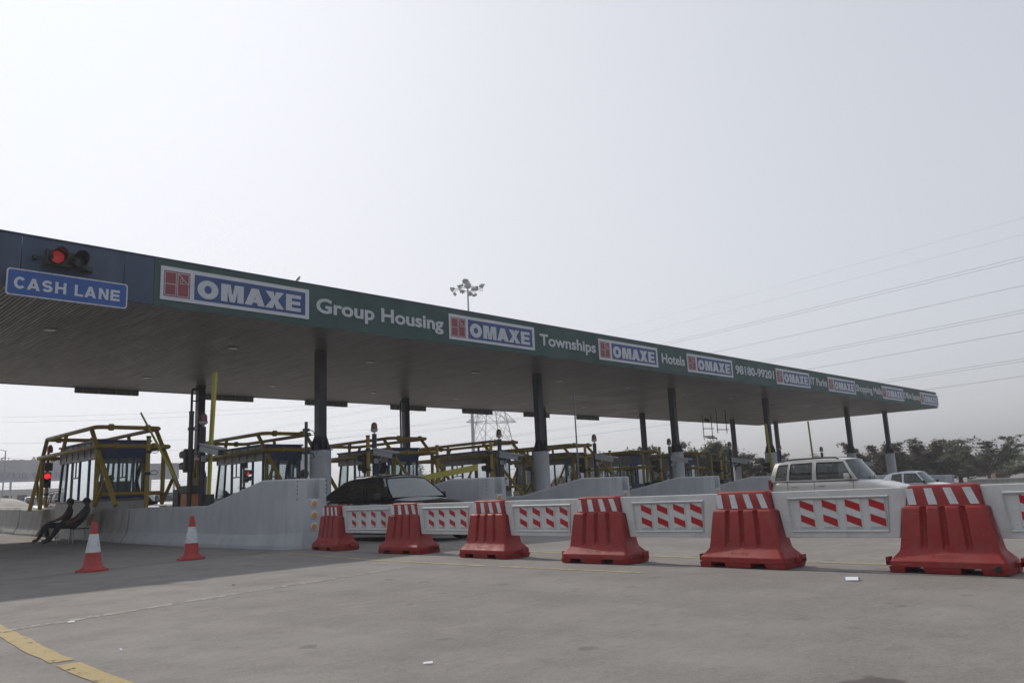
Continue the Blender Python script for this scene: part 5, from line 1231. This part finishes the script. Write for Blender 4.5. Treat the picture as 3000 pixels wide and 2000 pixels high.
def long_cable(x0, z, r, label, sag=4.0, y0=-10, y1=330, n=28):
    base = Vector((x0, 0, 0)); P = []
    for i in range(n+1):
        t = i/n; q = base+dv*(y0+(y1-y0)*t); q.z = z + sag*((2*t-1)**2)*.5 - sag*.10; P.append(q)
    cable(P, r, label)
names = ['topmost faint', 'second faint', 'upper twin, higher', 'upper twin, lower', 'upper single', 'middle twin, higher', 'middle twin, lower', 'middle single', 'lower twin, higher', 'lower twin, lower', 'lowest single']
for i, (hpx, D) in enumerate(((743, 122), (692, 122), (622, 122), (612, 122), (537, 141), (458, 122), (449, 122), (397, 141), (309, 122), (301, 122), (260, 141))):
    dep = D/cos(radians(11))*cos(radians(33.3)); z = 1.0+hpx*dep/2294/1.02
    long_cable(D*1.0, z, .010 if i < 2 else (.020 if i not in (4, 7, 10) else .028), 'power cable at upper right, %s' % names[i])
for i, (az0, z0_, d0, az1, z1_, d1) in enumerate(((77.6, 21.3, 200, 47.6, 28.0, 214), (77.6, 20.2, 200, 47.6, 27.0, 214), (77.6, 15.0, 190, 47.8, 20.0, 213), (77.6, 12.5, 200, 44.4, 20.0, 216), (77.6, 8.5, 190, 47.8, 15.5, 260), (77.6, 6.2, 190, 44.0, 12.0, 270), (44.4, 20.2, 216, 20.0, 24.5, 260), (44.6, 21.6, 216, 20.0, 27.0, 260))):
    A = Vector((*far(az0, d0), z0_)); B_ = Vector((*far(az1, d1), z1_)); P = []
    for k in range(17):
        t = k/16; q = A.lerp(B_, t); q.z -= 1.2*(1-(2*t-1)**2); P.append(q)
    cable(P, .020, 'distant power cable beneath the canopy, %s of the lower bundle' % ORD[i])

# ================================================================== trees
def tree_parts(seed, h, spread, leafm, dens=1.0, flat=.5, leaf=.17):
    r = random.Random(seed); tr = MB(); tips = []
    th = h*.34; lean = Vector((r.uniform(-.2, .2), r.uniform(-.2, .2), 0))
    top = Vector((0, 0, th))+lean*th*.6
    tr.pipe([(0, 0, -.3), (lean.x*.4, lean.y*.4, th*.5), tuple(top)], [h*.030, h*.024, h*.018], 8)
    nb = 11
    for i in range(nb):
        a = 2*pi*i/nb*2.4+r.uniform(-.4, .4); st = Vector((0, 0, 0)).lerp(top, r.uniform(.30, 1.0)); L = spread*r.uniform(.65, 1.12)*(1.0-.35*(i/nb)); el = radians(r.uniform(-4, 30)+46*(i/nb)**1.4)
        d = Vector((cos(a)*cos(el), sin(a)*cos(el), sin(el))); P = [st]
        for k in range(1, 6):
            d = (d+Vector((r.uniform(-.14, .14), r.uniform(-.14, .14), r.uniform(-.06, .16)))).normalized(); P.append(P[-1]+d*L/5)
        tr.pipe(P, [h*.012*(1-.15*k) for k in range(6)], 6)
        for k in range(2, 6):
            tips.append((P[k], d))
            for q in range(3):
                a2 = a+r.uniform(-1.3, 1.3); d2 = Vector((cos(a2), sin(a2), r.uniform(-.05, .45))).normalized(); e = P[k]+d2*L*r.uniform(.16, .34)
                tr.pipe([P[k], (P[k]+e)/2+Vector((0, 0, .03)), e], [h*.006, h*.0045, h*.003], 4); tips.append((e, d2)); tips.append((P[k].lerp(e, .6), d2))
    lf = MB(); vs_ = []; fs_ = []
    for (p, d) in tips:
        n = int(24*dens*r.uniform(.3, 1.5)); R = h*.056*r.uniform(.6, 1.3)
        for k in range(n):
            c = p+Vector((r.gauss(0, R*.62), r.gauss(0, R*.62), r.gauss(0, R*.62*flat)))
            u = Vector((r.uniform(-1, 1), r.uniform(-1, 1), r.uniform(-.45, .45))).normalized(); v = u.cross(Vector((r.uniform(-.5, .5), r.uniform(-.5, .5), 1))).normalized(); s_ = leaf*r.uniform(.6, 1.3)
            b = len(vs_); vs_ += [c-u*s_, c+v*s_*.42, c+u*s_, c-v*s_*.42]; fs_.append((b, b+1, b+2, b+3))
    lf.v = [tuple(v) for v in vs_]; lf.f = fs_; lf.mi = [0]*len(fs_)
    me = bpy.data.meshes.new('crown'); me.from_pydata(lf.v, [], lf.f); me.materials.append(leafm)
    return tr.mesh('trunk', MAT['bark'], 60), me
TV = [tree_parts(3, 6.4, 3.4, MAT['leaf_red'], 1.0, .42), tree_parts(11, 6.6, 3.2, MAT['leaf_dark'], 1.2, .5), tree_parts(23, 6.2, 4.0, MAT['leaf_dark'], .95, .36), tree_parts(31, 6.0, 2.6, MAT['leaf_pale'], .75, .9, .14), tree_parts(47, 7.5, 2.6, MAT['leaf_dark'], 1.1, .8)]
def tree(v, px, D, top, label, rz=0.0, sx=1.0):
    """px: column of the photograph, only used to find the compass direction; top: height of the crown above the eye in photo pixels"""
    az = 44.293-math.degrees(math.atan((px-1500)/2294.2)); x, y = far(az, D); z = G(x, y)
    H = 1.0+top*D*cos(radians(az-44.3))/2294-z
    base_h = max(q.co.z for q in TV[v][1].vertices); s_ = H/base_h
    o = empty('tree', (x, y, z), rz, label, 'tree', 'trees beyond the toll plaza'); o.scale = (s_*sx, s_*sx, s_)
    put(TV[v][0], 'trunk', o); put(TV[v][1], 'crown', o)
for a in ((0, 2548, 96, 98, 'rusty green tree just left of the last front column', .4, 1.0), (2, 2590, 104, 72, 'low spreading dark tree behind the last front column', 1.7, .9), (0, 2660, 98, 92, 'rusty green tree just right of the last front column', 2.2, 1.05), (1, 2735, 102, 104, 'tallest dark green tree of the group at right', 3.3, .95), (0, 2705, 112, 62, 'rusty bushy tree filling the gap right of the last column', .9, 1.1),
          (2, 2850, 92, 95, 'flat layered dark tree standing free at right', 5.0, 1.0), (2, 2790, 110, 48, 'low dark tree below the tall one at right', 4.0, 1.0), (3, 2955, 120, 78, 'pale hazy green willowy tree near the right edge', .6, 1.25), (3, 3030, 112, 85, 'pale green tree cut by the right edge', 2.0, 1.2), (3, 2885, 135, 30, 'low pale bush far behind the layered tree', 1.0, 1.6),
          (4, 2030, 88, 128, 'leafy green tree left of the hanging frames', 1.2, .9), (4, 2088, 92, 135, 'narrow leafy green tree below the hanging frames', 3.9, .75), (0, 2125, 100, 82, 'rusty crowned tree behind the standing person', .8, 1.2), (0, 2205, 98, 72, 'rusty crowned tree between the rear columns at right', 2.8, 1.1), (1, 1900, 95, 122, 'dark tree behind the fourth rear column', .5, .9),
          (3, 1830, 105, 92, 'thin tree behind the hoop guard', 1.1, .8), (1, 1720, 110, 105, 'hazy tree behind the fifth booth', 2.1, 1.1), (4, 1555, 120, 112, 'hazy tree left of the second front column', .2, .6), (3, 1400, 130, 95, 'thin hazy tree behind the fourth booth', 2.5, .9), (3, 1228, 120, 100, 'thin hazy tree behind the third booth', 3.5, .8), (3, 690, 130, 70, 'pale tree seen through the second booth', .7, 1.2), (1, 2620, 118, 26, 'low dark shrub mass behind the last front columns', 2.4, 2.2), (1, 2770, 122, 24, 'low dark shrub mass right of the last columns', .3, 2.4), (0, 2170, 116, 26, 'low rusty shrub mass behind the seventh booth', .3, 2.2), (3, 2340, 100, 70, 'low thin tree above the silver car', 1.9, 1.0)):
    tree(*a)

# ================================================================== boundary wall and heap at right, far left things
A = far(44.293-math.degrees(math.atan(1290/2294.2)), 76); B_ = far(44.293-math.degrees(math.atan(1900/2294.2)), 70)
d = Vector((B_[0]-A[0], B_[1]-A[1], 0)); o = empty('boundary_wall', (A[0], A[1], -.85), math.atan2(d.y, d.x), 'dark grey low boundary wall at the right edge', 'wall')
MB().b2((0, -.12, -.2), (d.length, .12, 1.02)).build('wall', MAT['jersey'], o); MB().b2((-.02, -.17, 1.022), (d.length, .17, 1.11)).build('coping', MAT['concrete'], o)
hp = far(44.293-math.degrees(math.atan(1385/2294.2)), 80)
o = empty('brick_stack', (hp[0], hp[1], -.8), radians(20), 'reddish brown brick stack behind the boundary wall', 'brick stack')
for i in range(5):
    for j in range(6): MB().b2((-1.3+j*.44, -.5, i*.29), (-1.3+j*.44+.41, .5, i*.29+.265)).build('brick_block', MAT['brick'] if 'brick' in MAT else MAT['red_chair'], o)
# hoardings
def hoarding(px, D, w, z0, z1, label, rows, rz_off=0.0, truss=True):
    az = 44.293-math.degrees(math.atan((px-1500)/2294.2)); x, y = far(az, D)
    o = empty('billboard', (x, y, G(x, y)), radians(az-90)+rz_off, label, 'billboard')
    g = G(x, y); MB().b2((-w/2, 0, z0-g), (w/2, .12, z1-g)).build('board', MAT['galv'], o)
    for s in (-.36, .0, .36): MB().tube((w*s, .3, 0), (w*s, .3, z1-g), .16).build('post', MAT['galv'], o)
    if truss:
        t = MB()
        for zz in (z0-g-.05, z0-g-1.0):
            t.tube((-w/2, -.1, zz), (w/2, -.1, zz), .05, n=5)
        n = int(w/1.0)
        for i in range(n): t.tube((-w/2+i*w/n, -.1, z0-g-.05 if i % 2 else z0-g-1.0), (-w/2+(i+1)*w/n, -.1, z0-g-1.0 if i % 2 else z0-g-.05), .04, n=4)
        tag(t.build('catwalk_truss', MAT['galv'], o), kind='stuff')
    for (tx, x0, x1, zz, hh, mt) in rows: put(text_mesh(tx, x1-x0, hh, MAT[mt], .01, .05), 'lettering', o, (x0, -.03, zz-g))
    return o
hoarding(850, 150, 10.5, 5.0, 10.6, 'grey billboard back with truss seen behind the second booth', [])
hoarding(470, 120, 4.2, 4.7, 6.9, 'small grey billboard between the first and second booths', [], 0, False)
hoarding(30, 150, 15.0, 5.9, 8.0, 'hazy billboard with a phone number at the far left', [('Sion Ar', -1.6, 4.4, 8.75, 1.1, 'sand'), ('9810157320, 981630', -5.2, 7.2, 6.45, .9, 'faded_letter')], 0, False)
o = empty('low_building', (*far(77.0, 168), G(40, 160)), radians(-13), 'hazy low building below the far left billboard', 'building')
MB().b2((-14, 0, 0), (9.5, 6, 5.2)).build('wall', MAT['booth_white'], o)
MB().b2((-9, -.3, 8.2), (9, -.1, 10.4)).build('parapet_sign', MAT['galv'], o)
for r_ in range(2):
    for i in range(9): MB().b2((-12.5+i*2.3, -.06, 1.3+r_*1.9), (-11.0+i*2.3, .02, 2.3+r_*1.9)).build('window', MAT['navy'], o)
# street lamp at the far left edge
az = 44.293-math.degrees(math.atan((8-1500)/2294.2)); x, y = far(az, 92)
o = empty('street_lamp', (x, y, G(x, y)), radians(150), 'thin street lamp at the far left edge', 'street lamp')
MB().tube((0, 0, 0), (0, 0, 6.8), .09, .05, n=8).build('pole', MAT['galv'], o, 50); MB().pipe([(0, 0, 6.75), (.4, 0, 6.9), (1.5, 0, 6.75)], .035, 6).build('arm', MAT['galv'], o); MB().box((1.75, 0, 6.72), (.6, .22, .12)).build('lamp_head', MAT['galv'], o, bevel=.03)
# pale earth mound with a rusty pipe rail beyond the first island
o = empty('earth_mound', (10.6, 47.0, G(10.6, 47)), 0, 'pale sand mound beyond the first island at far left', 'mound')
rings = []
for j in range(9):
    t = j/8; rr = 1-t
    rings.append([Vector((2.0*rr**.8*cos(2*pi*k/28)*(1+.06*sin(3*k)), 3.6*rr**.8*sin(2*pi*k/28)*(1+.05*cos(5*k)), 1.35*(1-rr**1.7))) for k in range(28)])
MB().loft(rings).build('heap', MAT['sand'] if 'sand' in MAT else MAT['concrete'], o, 60)
o = empty('pipe_rail', (8.55, 38.5, G(8.5, 38)), 0, 'rusty pipe rail slanting above the far left barriers', 'rail')
MB().tube((0, 5.2, .98), (0, 0, 1.30), .05).build('rail', MAT['rust'] if 'rust' in MAT else MAT['red_chair'], o, 50)
MB().tube((0, .3, 1.25), (0, .3, .8), .04).build('stub', MAT['red_chair'], o, 50)

# ================================================================== haze
hz = MB().b2((-305, -205, -3.5), (705, 705, 52)).build('haze', bpy.data.materials.new('haze'))
hm = hz.data.materials[0]; hm.use_nodes = True; nt = hm.node_tree
nt.nodes.remove(nt.nodes['Principled BSDF'])
pv = nt.nodes.new('ShaderNodeVolumePrincipled'); pv.inputs['Color'].default_value = (.93, .95, .98, 1); pv.inputs['Density'].default_value = .0008; pv.inputs['Anisotropy'].default_value = .3
nt.links.new(pv.outputs[0], nt.nodes['Material Output'].inputs['Volume'])
tag(hz, 'thin pale smog over the whole plaza', kind='stuff')
